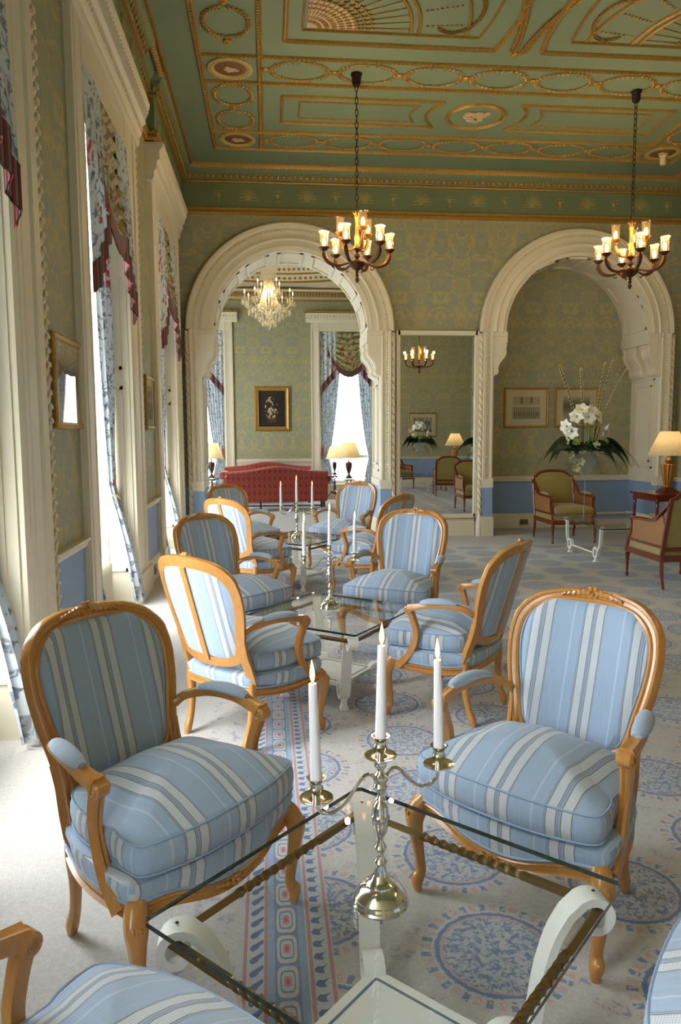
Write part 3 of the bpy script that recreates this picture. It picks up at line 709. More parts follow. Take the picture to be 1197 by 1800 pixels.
def put_ros(cx, cy):
    global ros
    if ros is None: ros = rosette_mb().build('rosette', 'gold', ceiling, (cx, cy, ZC))
    else: dup_part(ros, (cx, cy, ZC))
xa, xb = .03, 2*OX-.03; n = 7; dx = (xb-xa)/n
for cy, ry in ((8.17, .20), (10.02, .19)):
    for i in range(n): put_wreath(xa+dx*(i+.5), cy, dx/2-.06, ry)
    for i in range(n+1): put_ros(xa+dx*i, cy)
for cx in (-.335, 2*OX+.335):
    for cy in (8.77, 9.42, 7.30, 6.62, 5.94, 5.26): put_wreath(cx, cy, .21, .25)
    for cy in (8.50, 9.095, 9.69, 7.64, 6.96, 6.28, 5.60): put_ros(cx, cy)
# medallions
mm = MB(); mm.lathe([(.235, 0), (.235, -.014), (.20, -.024), (.17, -.012), (.165, -.004)], 28); mm.lathe([(.165, -.004), (.12, -.012), (.118, -.006), (0, -.010)], 28, mi=1)
for q in range(28): a = 2*pi*q/28; mm.ball((.20*cos(a), .20*sin(a), -.022), (.013, .013, .008), 5, 3)
for q in range(9): mm.ball((.06*cos(q*2.4)*(.3+q/9), .045*sin(q*2.4)*(.3+q/9), -.014), (.03, .022, .012), 6, 4, 2)
for i, (cx, cy) in enumerate([(a, b) for a in (-.335, 2*OX+.335) for b in (8.17, 10.02)]):
    if i == 0: med = mm.build('painted_medallion', ['palegilt', 'medallion', 'pink_relief'], ceiling, (cx, cy, ZC))
    else: dup_part(med, (cx, cy, ZC))
# oval and two concave-ended panels between the chains
def ell(cx, cy, rx, ry, n=40): return [(cx+rx*cos(2*pi*i/n), cy+ry*sin(2*pi*i/n)) for i in range(n)]
m = MB(); strip_path(m, ell(OX, 9.10, .34, .33), .028, .022, True); m.build('oval_frame', 'gold', ceiling)
m = MB()
for q in range(22): m.ball((OX+random.uniform(-.13, .13), 9.12+random.uniform(-.14, .12), ZC-.01), (.045, .04, .02), 6, 4)
m.build('figure_relief', 'pink_relief', ceiling)
def cpanel(a, b, y0, y1, arc, s, w, h):
    P = [(a, y0), (a, y1), (b, y1)] + [(b-arc*sin(pi*t/10), y1+(y0-y1)*t/10) for t in range(1, 10)] + [(b, y0)]
    P = [(x if s > 0 else 2*OX-x, y) for x, y in P]; m = MB()
    for p, q in zip(P, P[1:]+P[:1]): strip(m, *p, *q, w, h)
    return m.build('panel_moulding', 'gold', ceiling)
for s in (1, -1):
    cpanel(.22, 2.08, 8.74, 9.44, .14, s, .022, .024); cpanel(.42, 1.82, 8.87, 9.31, .08, s, .012, .016)
# great fan panels towards the camera
for s in (1, -1):
    fx = lambda x: x if s > 0 else 2*OX-x
    m = MB(); P = [(.22, 4.4), (.22, 7.57), (2.30, 7.57)] + [(2.30+.30*sin(pi/2*t/8)-.75*(t/8)**2, 7.57-(2.2*t/8)) for t in range(1, 9)]
    for p, q in zip(P, P[1:]): strip(m, fx(p[0]), p[1], fx(q[0]), q[1], .03, .028)
    m.build('panel_moulding', 'gold', ceiling)
    m = MB(); P = [(.38, 4.4), (.38, 7.36), (2.08, 7.36)] + [(2.08+.22*sin(pi/2*t/8)-.6*(t/8)**2, 7.36-(2.0*t/8)) for t in range(1, 9)]
    for p, q in zip(P, P[1:]): strip(m, fx(p[0]), p[1], fx(q[0]), q[1], .014, .018)
    m.build('panel_moulding', 'gold', ceiling)
    fx0, fy0 = .42, 7.33
    for r, w in ((.98, .018), (1.06, .018), (1.52, .014)):
        m = MB(); strip_path(m, [(fx(fx0+r*sin(pi/2*t/14)), fy0-r*cos(pi/2*t/14)) for t in range(15)], w, .02); m.build('fan_arc', 'gold', ceiling)
    m = MB(); nf_ = 13
    poly = [(fx(fx0), fy0)] + [(fx(fx0+.46*sin(pi/2*t/12)), fy0-.46*cos(pi/2*t/12)) for t in range(13)]
    m.prism([(p[0], p[1]) for p in poly], ZC-.006, ZC-.001, 'z'); m.build('fan_ground', 'pink_relief', ceiling)
    m = MB()
    for q in range(nf_):
        a = pi/2*(q+.5)/nf_
        for r in [.12+.07*k for k in range(8)]:
            d = Vector((sin(a)*(1 if s > 0 else -1), -cos(a), 0)); w = Vector((-d.y, d.x, 0)); c = Vector((fx(fx0), fy0, ZC-.008)) + d*r; k = .5+r
            m.obox(c, d*.03*k, w*.006*k, (0, 0, .006));
            if r > .3: m.obox(c, d*.006*k, w*.026*k, (0, 0, .006))
        m.obox((fx(fx0+.8*sin(a)), fy0-.8*cos(a), ZC-.004), Vector((sin(a)*(1 if s > 0 else -1), -cos(a), 0))*.16, Vector((cos(a), sin(a)*(1 if s > 0 else -1), 0))*.003, (0, 0, .004))
    tag(m.build('fan_husks', 'gold', ceiling), kind='stuff')
    m = MB()
    for q in range(7):
        a = pi/2*(q+.5)/7
        for r in [1.13+.045*k for k in range(8)]: m.ball((fx(fx0+r*sin(a)), fy0-r*cos(a), ZC-.008), (.014, .014, .01), 5, 3)
    tag(m.build('husk_drops', 'gold', ceiling), kind='stuff')
    m = MB()
    for t in range(34):
        a = pi*1.15*t/33+.1; c = Vector((fx(1.78+.22*cos(a-pi*.5)), 6.95+.34*sin(a-pi*.5), ZC-.01)); an = random.random()*6; d = Vector((cos(a)*s, sin(a), 0))
        m.obox(c, d*.022, Vector((-d.y, d.x, 0))*.008, (0, 0, .008)); m.obox(c, Vector((-d.y, d.x, 0))*.02, d*.006, (0, 0, .008))
    m.build('leaf_festoon', 'gold', ceiling)
    # garlands rising from the middle rosette
    m = MB()
    for t in range(60):
        u = t/59; c = Vector((OX + s*(.05+.10*u+.55*u*u), 7.60-1.9*u, ZC-.012)); d = Vector((s*(.10+1.1*u), -1.9, 0)).normalized()
        for sd in (-1, 1):
            w = (d + Vector((-d.y, d.x, 0))*sd*.9).normalized(); m.obox(c+w*.022, w*.026, Vector((-w.y, w.x, 0))*.009, (0, 0, .008))
    m.build('laurel_garland', 'gold', ceiling)
put_ros(OX, 7.64)

# ---- windows
def dentil(mb, P0, P1, step, fn):
    pass
def window(n, y0, vis=True):
    root = MB(); xg = XL-.33; ya, yb_ = y0, y0+WW; zb = .30
    for (a, b, c, d) in ((ya, ya+.06, zb, WH), (yb_-.06, yb_, zb, WH), (ya, yb_, zb, zb+.08), (ya, yb_, WH-.06, WH), (ya, yb_, 2.55, 2.62)): root.box(xg-.03, xg+.03, a, b, c, d)
    w = struct(root.build('window_%d' % n, 'white'))
    p = MB(); p.box(xg-.004, xg+.004, ya+.06, yb_-.06, zb+.08, 2.55); p.build('pane', 'pane', w); p = MB(); p.box(xg-.004, xg+.004, ya+.06, yb_-.06, 2.62, WH-.06); p.build('pane', 'pane', w)
    s_ = MB(); s_.box(XL-.38, XL-.31, ya, yb_, 0, zb, 0); s_.box(XL-.38, XL-.28, ya, yb_, zb-.03, zb, 0); s_.build('sill', 'white', w)
    rv = MB()
    for (Y, s) in ((ya, 1), (yb_, -1)):
        rv.box(XL-.30, XL+.02, *sorted((Y, Y+s*.015)), 0, WH)
        for (z0, z1) in ((.3, 2.0), (2.15, WH-.15)):
            for (a, b, c, d) in ((XL-.24, XL-.04, z0, z0+.03), (XL-.24, XL-.04, z1-.03, z1), (XL-.24, XL-.215, z0, z1), (XL-.065, XL-.04, z0, z1)): rv.box(a, b, *sorted((Y, Y+s*.028)), c, d)
    rv.build('reveal', 'white', w)
    # architrave: fluted flats and leaf rope each side
    a = MB(); prof = [(0, 0), (0, .05), (.04, .065), (.06, .05), (.07, .06), (.20, .06), (.21, .05), (.25, .05), (.25, 0)]
    a.prism([(XL+d, ya-t) for t, d in prof], .0, WH+.28, 'z'); a.box(XL, XL+.075, ya-.255, ya+.005, 0, .26); a.build('architrave', 'white', w)
    a = MB(); prof = [(0, 0), (0, .05), (.04, .065), (.06, .05), (.07, .06), (.13, .06), (.135, .052), (.145, .06), (.28, .06), (.29, .05), (.31, .05), (.32, .07), (.40, .075), (.42, .03), (.60, .03), (.60, 0)]
    a.prism([(XL+d, yb_+t) for t, d in prof][::-1], .0, WH+.28, 'z'); a.box(XL, XL+.085, yb_-.005, yb_+.61, 0, .26); a.build('architrave', 'white', w)
    r = MB(); z = .28; k = 0
    while z < WH+.25:
        c = Vector((XL+.045, yb_+.50, z)); r.ball(c, (.020, .062, .022), 6, 4, 0, Matrix.Rotation(radians(38), 3, 'X')); r.ball(c+Vector((.006, .04, .036)), (.015, .030, .012), 6, 4, 0, Matrix.Rotation(radians(-30), 3, 'X')); z += .078
    tag(r.build('leaf_moulding', 'cream', w), kind='stuff')
    h = MB(); h.box(XL, XL+.058, ya, yb_, WH, WH+.10); h.box(XL, XL+.045, ya, yb_, WH+.10, WH+.28); h.build('head_board', 'white', w)
    c = MB(); cp = [(0, WH+.26), (.07, WH+.26), (.085, WH+.29), (.085, WH+.34), (.11, WH+.37), (.12, WH+.45), (.15, WH+.47), (.15, WH+.56), (.185, WH+.60), (.195, WH+.645), (0, WH+.65)]
    c.prism([(XL+d, z) for d, z in cp], ya-.32, yb_+.60, 'y'); c.build('cornice', 'white', w)
    d = MB(); y = ya-.30
    while y < yb_+.56:
        d.add([(XL+.15, y, WH+.56), (XL+.15, y+.05, WH+.56), (XL+.19, y+.025, WH+.56), (XL+.15, y+.025, WH+.48)], [(0, 1, 2), (0, 3, 1), (1, 3, 2), (2, 3, 0)]); d.ball((XL+.118, y+.02, WH+.40), (.012, .018, .022), 6, 4); y += .062
    tag(d.build('dentil_course', 'white', w), kind='stuff')
    area_portal('window_portal', (XL-.36, y0+WW/2, (zb+WH)/2), (0, -pi/2, 0), WH-zb, WW)
    return w
for i, y0 in enumerate(WINS): window(i+1, y0)

# ---- mirror between the arches
mr = empty('pier_glass', (2.54, 10.98, 0), label='tall looking glass in a plain ivory frame between the two arches', cat='mirror')
m = MB(); W, Z0, Z1 = .60, .34, 3.02
m.box(-W, W, .02, .05, Z0, Z1); m.build('mirror_glass', 'mirror', mr)
m = MB()
for (a, b, c, d) in ((-W-.03, -W+.03, Z0-.05, Z1+.06), (W-.03, W+.03, Z0-.05, Z1+.06), (-W, W, Z1, Z1+.06), (-W, W, Z0-.06, Z0)): m.box(a, b, -.02, .06, c, d)
m.build('frame', 'white', mr)

# ---- far room seen through the first arch
m = MB(); FX0, FX1 = -3.4, 4.0
FW = [(-2.45, -1.03), (1.27, 2.69)]
for a, b in strip_cells(FW, FX0, FX1):
    m.box(a, b, YFAR, YFAR+.3, .9, 5.6, 0); m.box(a, b, YFAR, YFAR+.3, 0, .9, 1)
for a, b in FW: m.box(a, b, YFAR, YFAR+.3, 4.02, 5.6, 0)
m.box(FX1, FX1+.1, 11.9, YFAR+.3, 0, 5.6, 0)
SWY = (13.4, 15.8)  # opening cut for the added daylight window
for (a, b, c, d) in ((11.9, SWY[0], 0, 5.6), (SWY[1], YFAR+.3, 0, 5.6), (*SWY, 0, .35), (*SWY, 4.02, 5.6)): m.box(FX0-.1, FX0, a, b, c, d, 0)
m.box(FX0, ARCH[0][0]-1.32, 11.86, 11.95, 0, 5.6, 0); m.box(ARCH[0][0]+1.32, FX1, 11.86+.1, 12.0, 0, 5.6, 0)
m.prism([(ARCH[0][0]-1.4, 5.6), (ARCH[0][0]-1.4, 4.3), (ARCH[0][0]+1.4, 4.3), (ARCH[0][0]+1.4, 5.6)], 11.84, 11.95, 'y', 0)
struct(m.build('wall_far', ['paper', 'white'], smooth=0))
m = MB(); m.box(FX0-.1, FX1+.1, 11.8, YFAR+.4, 5.55, 5.65); fc = struct(m.build('ceiling_far', 'mint'))
m = MB(); run_x(m, YFAR, -1, -.78, 1.05, [(0, .90), (.03, .90), (.05, .94), (.05, .98), (0, .98)]); run_x(m, YFAR, -1, -.78, 1.05, skirt_profile()); struct(m.build('trim_10', 'white'))
m = MB(); Zp = [(0, 4.74), (.05, 4.74), (.06, 4.78), (.03, 4.79), (.03, 4.93), (.10, 4.94), (.12, 4.98), (0, 5.0)]
m.prism([(YFAR-d, z) for d, z in Zp], FX0, FX1, 'x', 0); fcor = struct(m.build('trim_11', 'cream'))
m = MB(); x = FX0
while x < FX1: m.box(x, x+.04, YFAR-.075, YFAR-.03, 4.82, 4.92); x += .075
tag(m.build('dentil_course', 'gold', fcor), kind='stuff')
m = MB(); m.box(FX0, FX1, YFAR-.065, YFAR, 4.73, 4.755); m.box(FX0, FX1, YFAR-.125, YFAR-.03, 4.975, 5.0); m.build('gilt_fillet', 'gold', fcor)
# round gilded cove of the far ceiling
m = MB(); cc = (.25, 14.7)
for (r0, z0, r1, z1, mi) in ((3.35, 5.02, 3.1, 5.10, 1), (3.1, 5.10, 3.02, 5.13, 0), (3.02, 5.13, 2.86, 5.24, 1), (2.86, 5.24, 2.80, 5.27, 0), (2.80, 5.27, 2.6, 5.40, 1), (2.6, 5.40, 2.55, 5.5, 0), (2.55, 5.5, 2.4, 5.55, 0)):
    n = 64; V = [(cc[0]+r0*cos(2*pi*i/n), cc[1]+r0*sin(2*pi*i/n), z0) for i in range(n)] + [(cc[0]+r1*cos(2*pi*i/n), cc[1]+r1*sin(2*pi*i/n), z1) for i in range(n)]
    m.add(V, [(i, (i+1) % n, n+(i+1) % n, n+i) for i in range(n)], mi)
n = 64; V = [(cc[0]+3.35*cos(2*pi*i/n), cc[1]+3.35*sin(2*pi*i/n), 5.02) for i in range(n)]; V2 = [(cc[0]+5.2*cos(2*pi*i/n), cc[1]+5.2*sin(2*pi*i/n), 5.02) for i in range(n)]
V2 = [(min(max(x, FX0), FX1), min(max(y, 11.97), YFAR), z) for x, y, z in V2]
m.add(V+V2, [(i, (i+1) % n, n+(i+1) % n, n+i) for i in range(n)], 2)
cove = m.build('gilded_cove', ['gold', 'cream', 'cream'], fc, smooth=30)
m = MB()
for i in range(150):
    a = 2*pi*i/150
    if sin(a) > .1: m.ball((cc[0]+2.94*cos(a), cc[1]+2.94*sin(a), 5.19), (.035, .035, .05), 6, 4)
    if sin(a) > .1: m.ball((cc[0]+2.70*cos(a), cc[1]+2.70*sin(a), 5.335), (.03, .03, .045), 6, 4)
tag(m.build('egg_course', 'gold', cove), kind='stuff')
def far_window(n, a, b):
    m = MB(); zb, zt = .35, 4.02; Y = YFAR+.22
    for (p, q, c, d) in ((a, a+.06, zb, zt), (b-.06, b, zb, zt), (a, b, zb, zb+.08), (a, b, zt-.06, zt), (a, b, .98, 1.06)): m.box(p, q, Y-.03, Y+.03, c, d)
    w = struct(m.build('window_%d' % n, 'white'))
    p = MB(); p.box(a+.06, b-.06, Y-.004, Y+.004, zb+.08, .98); p.build('pane', 'pane', w); p = MB(); p.box(a+.06, b-.06, Y-.004, Y+.004, 1.06, zt-.06); p.build('pane', 'pane', w)
    s_ = MB(); s_.box(a, b, YFAR-.02, YFAR+.3, 0, zb); s_.build('sill', 'white', w)
    l = MB(); l.box((a+b)/2-.06, (a+b)/2+.06, Y-.05, Y-.03, 1.005, 1.03); l.build('sash_lift', 'black', w)
    for (X, s) in ((a, -1), (b, 1)):
        r = MB(); r.prism([(X+s*t, YFAR-d) for t, d in ([(0, 0), (0, .04), (.04, .06), (.06, .045), (.17, .045), (.18, .06), (.22, .06), (.22, 0)][::s])], 0, zt+.22, 'z'); r.build('architrave', 'white', w)
    h = MB(); h.box(a-.22, b+.22, YFAR-.05, YFAR, zt, zt+.22); h.build('head_board', 'white', w)
    c = MB(); cp = [(0, zt+.2), (.07, zt+.2), (.09, zt+.25), (.13, zt+.27), (.13, zt+.35), (.17, zt+.38), (.18, zt+.41), (0, zt+.42)]
    c.prism([(YFAR-d, z) for d, z in cp], a-.34, b+.34, 'x'); c.build('cornice', 'white', w)
    d = MB(); x = a-.32
    while x < b+.30: d.add([(x, YFAR-.13, zt+.35), (x+.06, YFAR-.13, zt+.35), (x+.03, YFAR-.165, zt+.35), (x+.03, YFAR-.13, zt+.285)], [(0, 2, 1), (0, 1, 3), (1, 2, 3), (2, 0, 3)]); x += .075
    tag(d.build('dentil_course', 'white', w), kind='stuff')
    g_ = MB(); g_.box(a-.36, b+.36, YFAR-.19, YFAR, zt+.42, zt+.455); g_.build('gilt_fillet', 'gold', w)
    area_portal('window_portal', ((a+b)/2, YFAR+.27, (zb+zt)/2), (-pi/2, 0, 0), b-a, zt-zb)
far_window(5, *FW[0]); far_window(6, *FW[1])

m = MB(); a, b = SWY; X = FX0-.05  # unseen side window, added to bring more daylight into the far room
for (p, q, c, d) in ((a, a+.07, .35, 4.02), (b-.07, b, .35, 4.02), (a, b, .35, .43), (a, b, 3.94, 4.02), ((a+b)/2-.03, (a+b)/2+.03, .35, 4.02)): m.box(X-.03, X+.03, p, q, c, d)
w7 = struct(m.build('window_7', 'white')); m = MB(); m.box(X-.004, X+.004, a+.07, b-.07, .43, 3.94); m.build('pane', 'pane', w7)
area_portal('window_portal', (FX0-.12, (a+b)/2, 2.18), (0, -pi/2, 0), 3.67, b-a)
# ================================================================== BLUE ARMCHAIRS
def leanY(z): return .20 + (z-.36)*.30
def bend(x, z, d=0.0):
    """point on the curved, leaning back plane; d > 0 is towards the sitter"""
    k = Vector((-1.5*x, -1, .30)).normalized(); p = Vector((x, leanY(z) - .78*x*x, z)); return p + k*d
def bn(x, z): return Vector((1.5*x*-1, -1, .30)).normalized()
FRP = [(-.024, -.016), (-.024, .004), (-.019, .013), (-.011, .015), (-.007, .010), (.003, .010), (.008, .017), (.018, .015), (.024, .005), (.024, -.016)]
OUT = [(0, .960), (.095, .956), (.182, .934), (.240, .882), (.258, .805), (.249, .70), (.229, .61), (.214, .54), (.188, .480), (.11, .452), (0, .445)]
def outline_closed(n=4):
    pts = OUT + [(-x, z) for x, z in reversed(OUT[1:-1])]
    return catmull([(x, 0, z) for x, z in pts], n, True)
def halfw(z):
    """half width of the back outline at height z"""
    P = [(x, zz) for x, _, zz in outline_closed(6) if x > -.001]; best = 0
    for (a, za), (b, zb) in zip(P, P[1:]):
        if (za-z)*(zb-z) <= 0 and abs(za-zb) > 1e-6: best = max(best, a+(b-a)*(z-za)/(zb-za))
    return best
def seat_outline(o=0.0):
    H = [(0, -.292), (.11, -.290), (.20, -.268), (.270, -.252), (.312, -.238), (.322, -.205), (.312, -.10), (.288, .03), (.255, .13), (.228, .172), (.15, .19), (0, .20)]
    P = catmull([(x, y, 0) for x, y in H + [(-x, y) for x, y in reversed(H[1:-1])]], 3, True)
    if o:
        Q = []; n = len(P)
        for i in range(n):
            a, b = Vector(P[i-1]), Vector(P[(i+1) % n]); t = (b-a).normalized(); nr = Vector((t.y, -t.x, 0)); Q.append(tuple(Vector(P[i])+nr*o))
        return Q
    return P
def apron_z(x, y):
    f = .5*(1-cos(pi*min(1, abs(x)/.27)))
    if y < -.18: return .236 + .046*f
    return .282 - .012*sin(pi*min(1, max(0, (y+.18)/.36)))
def spiral(c, r0, turns, s, X, n=20, ax='x'):
    return [(X, c[0]+s*r0*(1-.8*t/n)*cos(turns*2*pi*t/n), c[1]+r0*(1-.8*t/n)*sin(turns*2*pi*t/n)) for t in range(n+1)]
def make_armchair():
    root = empty('armchair')
    # --- back frame
    m = MB(); P = outline_closed(4); path = [bend(x, z) for x, _, z in P]; ups = [bn(x, z) for x, _, z in P]
    sc = [(1.0 if z < .86 else 1.15, 1) for x, _, z in P]
    m.sweep(path, FRP, sc, True, up=ups); m.build('back_frame', 'wood', root)
    # stiles run from the back frame down to the seat rail
    for s in (-1, 1):
        m = MB(); pp = catmull([(s*.222, .56), (s*.219, .49), (s*.226, .42), (s*.228, .345)], 4); w = len(pp)
        q = [bend(x, z, .0) for x, z in pp]; m.sweep(q, FRP, [(1.0-.1*i/w, 1.1) for i in range(w)], up=[bn(x, z) for x, z in pp]); m.build('stile', 'wood', root)
    # --- upholstered back, front and rear
    def back_pad(front):
        m = MB(); rows = [.470, .476, .486] + [.51+.035*i for i in range(12)] + [.925, .934, .940]; cols = 12
        def fn(u, v):
            k = v*(len(rows)-1); i = min(int(k), len(rows)-2); z = rows[i]+(rows[i+1]-rows[i])*(k-i)
            w = max(.03, halfw(min(max(z, .462), .950)) - .016); t = 2*u-1; x = w*(abs(t)**.92)*(1 if t > 0 else -1)
            e = min(1, (1-abs(t))/.16); ez = min(1, min(z-.462, .946-z)/.035); k = (1-(1-e)**2)*(1-(1-max(ez, 0))**2)
            return bend(x, z, (.004+.026*k) if front else -(.006+.010*k))
        m.grid(fn, cols, len(rows)-1)
        if not front: m.F = [tuple(reversed(f)) for f in m.F]
        return m
    back_pad(True).build('backrest', 'stripe', root, uv=True); back_pad(False).build('back_panel', 'stripe', root, uv=True)
    pin = []
    for x, _, z in P:
        c = Vector((x, z-.70)); L = c.length; c = c*(1-.024/L); pin.append((c.x, c.y+.70))
    m = MB(); m.tube([bend(x, z, .013) for x, z in pin], .0035, 6, True); m.build('piping', 'cord', root)
    m = MB(); zz = [.455+.06*i for i in range(9)]; m.sweep([bend(0, z, -.016) for z in zz], [(-.017, -.008), (-.017, .008), (.017, .008), (.017, -.008)], up=(0, -1, 0)); m.build('back_slat', 'wood', root)
    # crest carving
    m = MB(); c = bend(0, .968, .012)
    for i in range(6):
        a = 2*pi*i/6; m.ball(c+Vector((.017*cos(a), 0, .004+.017*sin(a))), (.012, .010, .012), 6, 4)
    m.ball(c+Vector((0, -.006, 0)), .008, 6, 4)
    for s in (-1, 1):
        for k in range(5): m.ball(bend(s*(.034+.018*k), .972-.003*k, .012), (.017, .010, .013-.0015*k), 6, 4, 0, Matrix.Rotation(s*radians(35), 3, 'Y'))
    m.build('crest_carving', 'wood', root)
    # --- arms
    for s in (-1, 1):
        A = [(.236, .215, .612), (.262, .185, .640), (.300, .10, .660), (.322, .00, .656), (.327, -.075, .640), (.325, -.118, .632)]
        AP = catmull([(s*x, y, z) for x, y, z in A], 5); n = len(AP)
        m = MB(); arp = [(-.016, -.014), (-.018, .0), (-.012, .012), (0, .009), (.012, .012), (.018, 0), (.016, -.014), (0, -.017)]
        m.sweep(AP, arp, [(1.0+.6*(i/n)**3, 1.0+.45*(i/n)**2) for i in range(n)], up=(0, 0, 1))
        c = (-.118, .620); m.lathe([(0, -.023), (.020, -.023), (.025, -.018), (.025, .018), (.020, .023), (0, .023)], 14)
        o = len(m.V)-14*6; R = Matrix.Rotation(pi/2, 3, 'Y')
        for i in range(o, len(m.V)): v = R @ Vector(m.V[i]); m.V[i] = (v.x+s*.325, v.y+c[0], v.z+c[1]-.004)
        for sx in (-1, 1): m.tube(spiral((c[0], c[1]-.004), .019, 1.6, -1, s*.325+sx*.0235), .0022, 4)
        m.build('arm', 'wood', root)
        m = MB(); B = [(.325, -.116, .612), (.321, -.098, .565), (.314, -.082, .50), (.312, -.092, .43), (.318, -.130, .36), (.322, -.19, .295)]
        BP = catmull([(s*x, y, z) for x, y, z in B], 4); nb_ = len(BP)
        m.sweep(BP, [(-.020, -.015), (-.020, .012), (-.009, .017), (0, .012), (.009, .017), (.020, .012), (.020, -.015)], [(1-.25*sin(pi*i/nb_), 1.0+.4*(i/nb_)**2) for i in range(nb_)], up=(0, -1, 0)); m.build('arm_support', 'wood', root)
        # arm pad
        PP = [p for p in AP if -.050 < p[1] < .150]; k = len(PP); m = MB(); pr = [(1.0*cos(a), max(-.25, sin(a))) for a in [2*pi*i/12 for i in range(12)]]
        m.sweep([(p[0], p[1], p[2]+.013) for p in PP], [(a*.029, b*.023) for a, b in pr], [max(.25, sin(pi*(i+.6)/(k+.2))**.35) for i in range(k)], up=(0, 0, 1)); pad = m.build('arm_pad', 'armfab', root, uv=True)
        m = MB(); L = [(p[0]+.026*max(.3, sin(pi*(i+.6)/(k+.2))**.35), p[1], p[2]+.010) for i, p in enumerate(PP)] + [(p[0]-.026*max(.3, sin(pi*(i+.6)/(k+.2))**.35), p[1], p[2]+.010) for i, p in reversed(list(enumerate(PP)))]
        m.tube(L, .0032, 5, True); m.build('piping', 'cord', pad)
    # --- seat rail
    m = MB(); O = seat_outline(); O1 = seat_outline(.010); I = seat_outline(-.030)
    L = [[(I[i][0], I[i][1], apron_z(*O[i][:2])+.045) for i in range(len(O))], [(O[i][0], O[i][1], apron_z(*O[i][:2])+.045) for i in range(len(O))],
         [(O1[i][0], O1[i][1], apron_z(*O[i][:2])+.036) for i in range(len(O))], [(O[i][0], O[i][1], apron_z(*O[i][:2])+.026) for i in range(len(O))], [(O[i][0], O[i][1], apron_z(*O[i][:2])+.014) for i in range(len(O))],
         [(O1[i][0], O1[i][1], apron_z(*O[i][:2])+.006) for i in range(len(O))], [(O[i][0], O[i][1], apron_z(*O[i][:2])) for i in range(len(O))], [(I[i][0], I[i][1], apron_z(*O[i][:2])) for i in range(len(O))]]
    L.append(L[0]); m.loops(L, False, False); m.F = [tuple(reversed(f)) for f in m.F]; m.build('seat_rail', 'wood', root)
    m = MB()
    for i in range(7):
        a = 2*pi*i/7; m.ball((.016*cos(a), -.304, .262+.012*sin(a)), (.008, .006, .007), 6, 4)
    m.ball((0, -.308, .262), .006, 6, 4)
    for s in (-1, 1):
        for k in range(5): m.ball((s*(.034+.017*k), -.302+.004*k, .262+.004*k), (.014, .006, .009-.001*k), 6, 4, 0, Matrix.Rotation(s*radians(-30), 3, 'Y'))
    m.build('apron_carving', 'wood', root)
    # --- legs
    for s in (-1, 1):
        m = MB(); Lg = [(.300, -.225, .330), (.318, -.245, .300), (.327, -.258, .262), (.325, -.256, .22), (.317, -.248, .14), (.309, -.245, .075), (.316, -.256, .045), (.314, -.258, .022), (.312, -.255, 0)]
        rr = [.028, .033, .032, .0255, .0195, .0175, .0215, .0165, .0130]; LP = catmull([(s*a[0], a[1], a[2], r) for a, r in zip(Lg, rr)], 3)
        lp_ = [(1, 0), (.8, .62), (.62, .8), (0, 1), (-.62, .8), (-.8, .62), (-1, 0), (-.75, -.75), (0, -1), (.75, -.75)]
        m.sweep([p[:3] for p in LP], lp_, [p[3] for p in LP], up=(s*.55, -1, 0)); lg = m.build('front_leg', 'wood', root)
        m = MB(); c = Vector((s*.342, -.280, .275)); d = Vector((s*.6, -.8, 0)); sd = Vector((.8*s, .6, 0))
        for k in range(3): m.ball(c+sd*(.010*(k-1))+Vector((0, 0, .008*(k != 1))), (.007, .006, .009), 6, 4)
        m.ball(c+Vector((0, 0, -.018)), (.005, .005, .012), 6, 4); m.ball(Vector((s*.326, -.268, .052)), (.008, .006, .012), 6, 4); m.build('knee_carving', 'wood', lg)
        m = MB(); Lg = [(.226, .160, .350), (.226, .165, .28), (.222, .165, .20), (.216, .180, .10), (.213, .205, .035), (.211, .212, 0)]
        LP = catmull([(s*a[0], a[1], a[2], r) for a, r in zip(Lg, [.024, .023, .019, .017, .020, .014])], 3); m.sweep([p[:3] for p in LP], lp_, [p[3] for p in LP], up=(0, 1, 0)); m.build('rear_leg', 'wood', root)
    # --- fixed seat upholstery and loose cushion
    m = MB(); L = []
    for o, dz, top in ((-.012, .040, 0), (.006, .052, 0), (.016, .072, 0), (.012, .092, 0), (-.012, .105, 0), (-.08, .112, 0)):
        Q = seat_outline(o)
        L.append([(Q[i][0]*(.97 if Q[i][1] > .1 else 1), Q[i][1], apron_z(*O[i][:2])+dz if dz < .06 else .293+dz) for i in range(len(Q))])
    m.loops(L, False, True); base = m.build('seat', 'stripe', root, uv=True)
    m = MB(); Q = seat_outline(.006); m.tube([(Q[i][0], Q[i][1], apron_z(*O[i][:2])+.049) for i in range(len(Q))], .0048, 5, True); m.build('piping', 'cord', base)
    CH = [(0, -.312), (.13, -.306), (.235, -.282), (.292, -.258), (.302, -.225), (.296, -.17), (.284, -.14), (.283, -.10), (.278, 0), (.248, .10), (.205, .145), (.10, .160), (0, .164)]
    CO = catmull([(x, y, 0) for x, y in CH + [(-x, y) for x, y in reversed(CH[1:-1])]], 3, True); nC = len(CO)
    def cl_(o, z, sag=0):
        R = []
        for i in range(nC):
            a, b = Vector(CO[i-1]), Vector(CO[(i+1) % nC]); t = (b-a).normalized(); nr = Vector((t.y, -t.x, 0)); p = Vector(CO[i])+nr*o
            crown = 1 - min(1, abs(p.x)/.30)**2; R.append((p.x, p.y, z + (sag*crown)))
        return R
    def sc_(k, z0, dome):
        R = []
        for x, y, _ in CO:
            px, py = x*k, (y+.07)*k-.07; q = (1-k*k); R.append((px, py, z0 + .012*(1-min(1, abs(x*k)/.30)**2) + dome*q + .006*sin(px*31+2)*sin(py*23)*q))
        return R
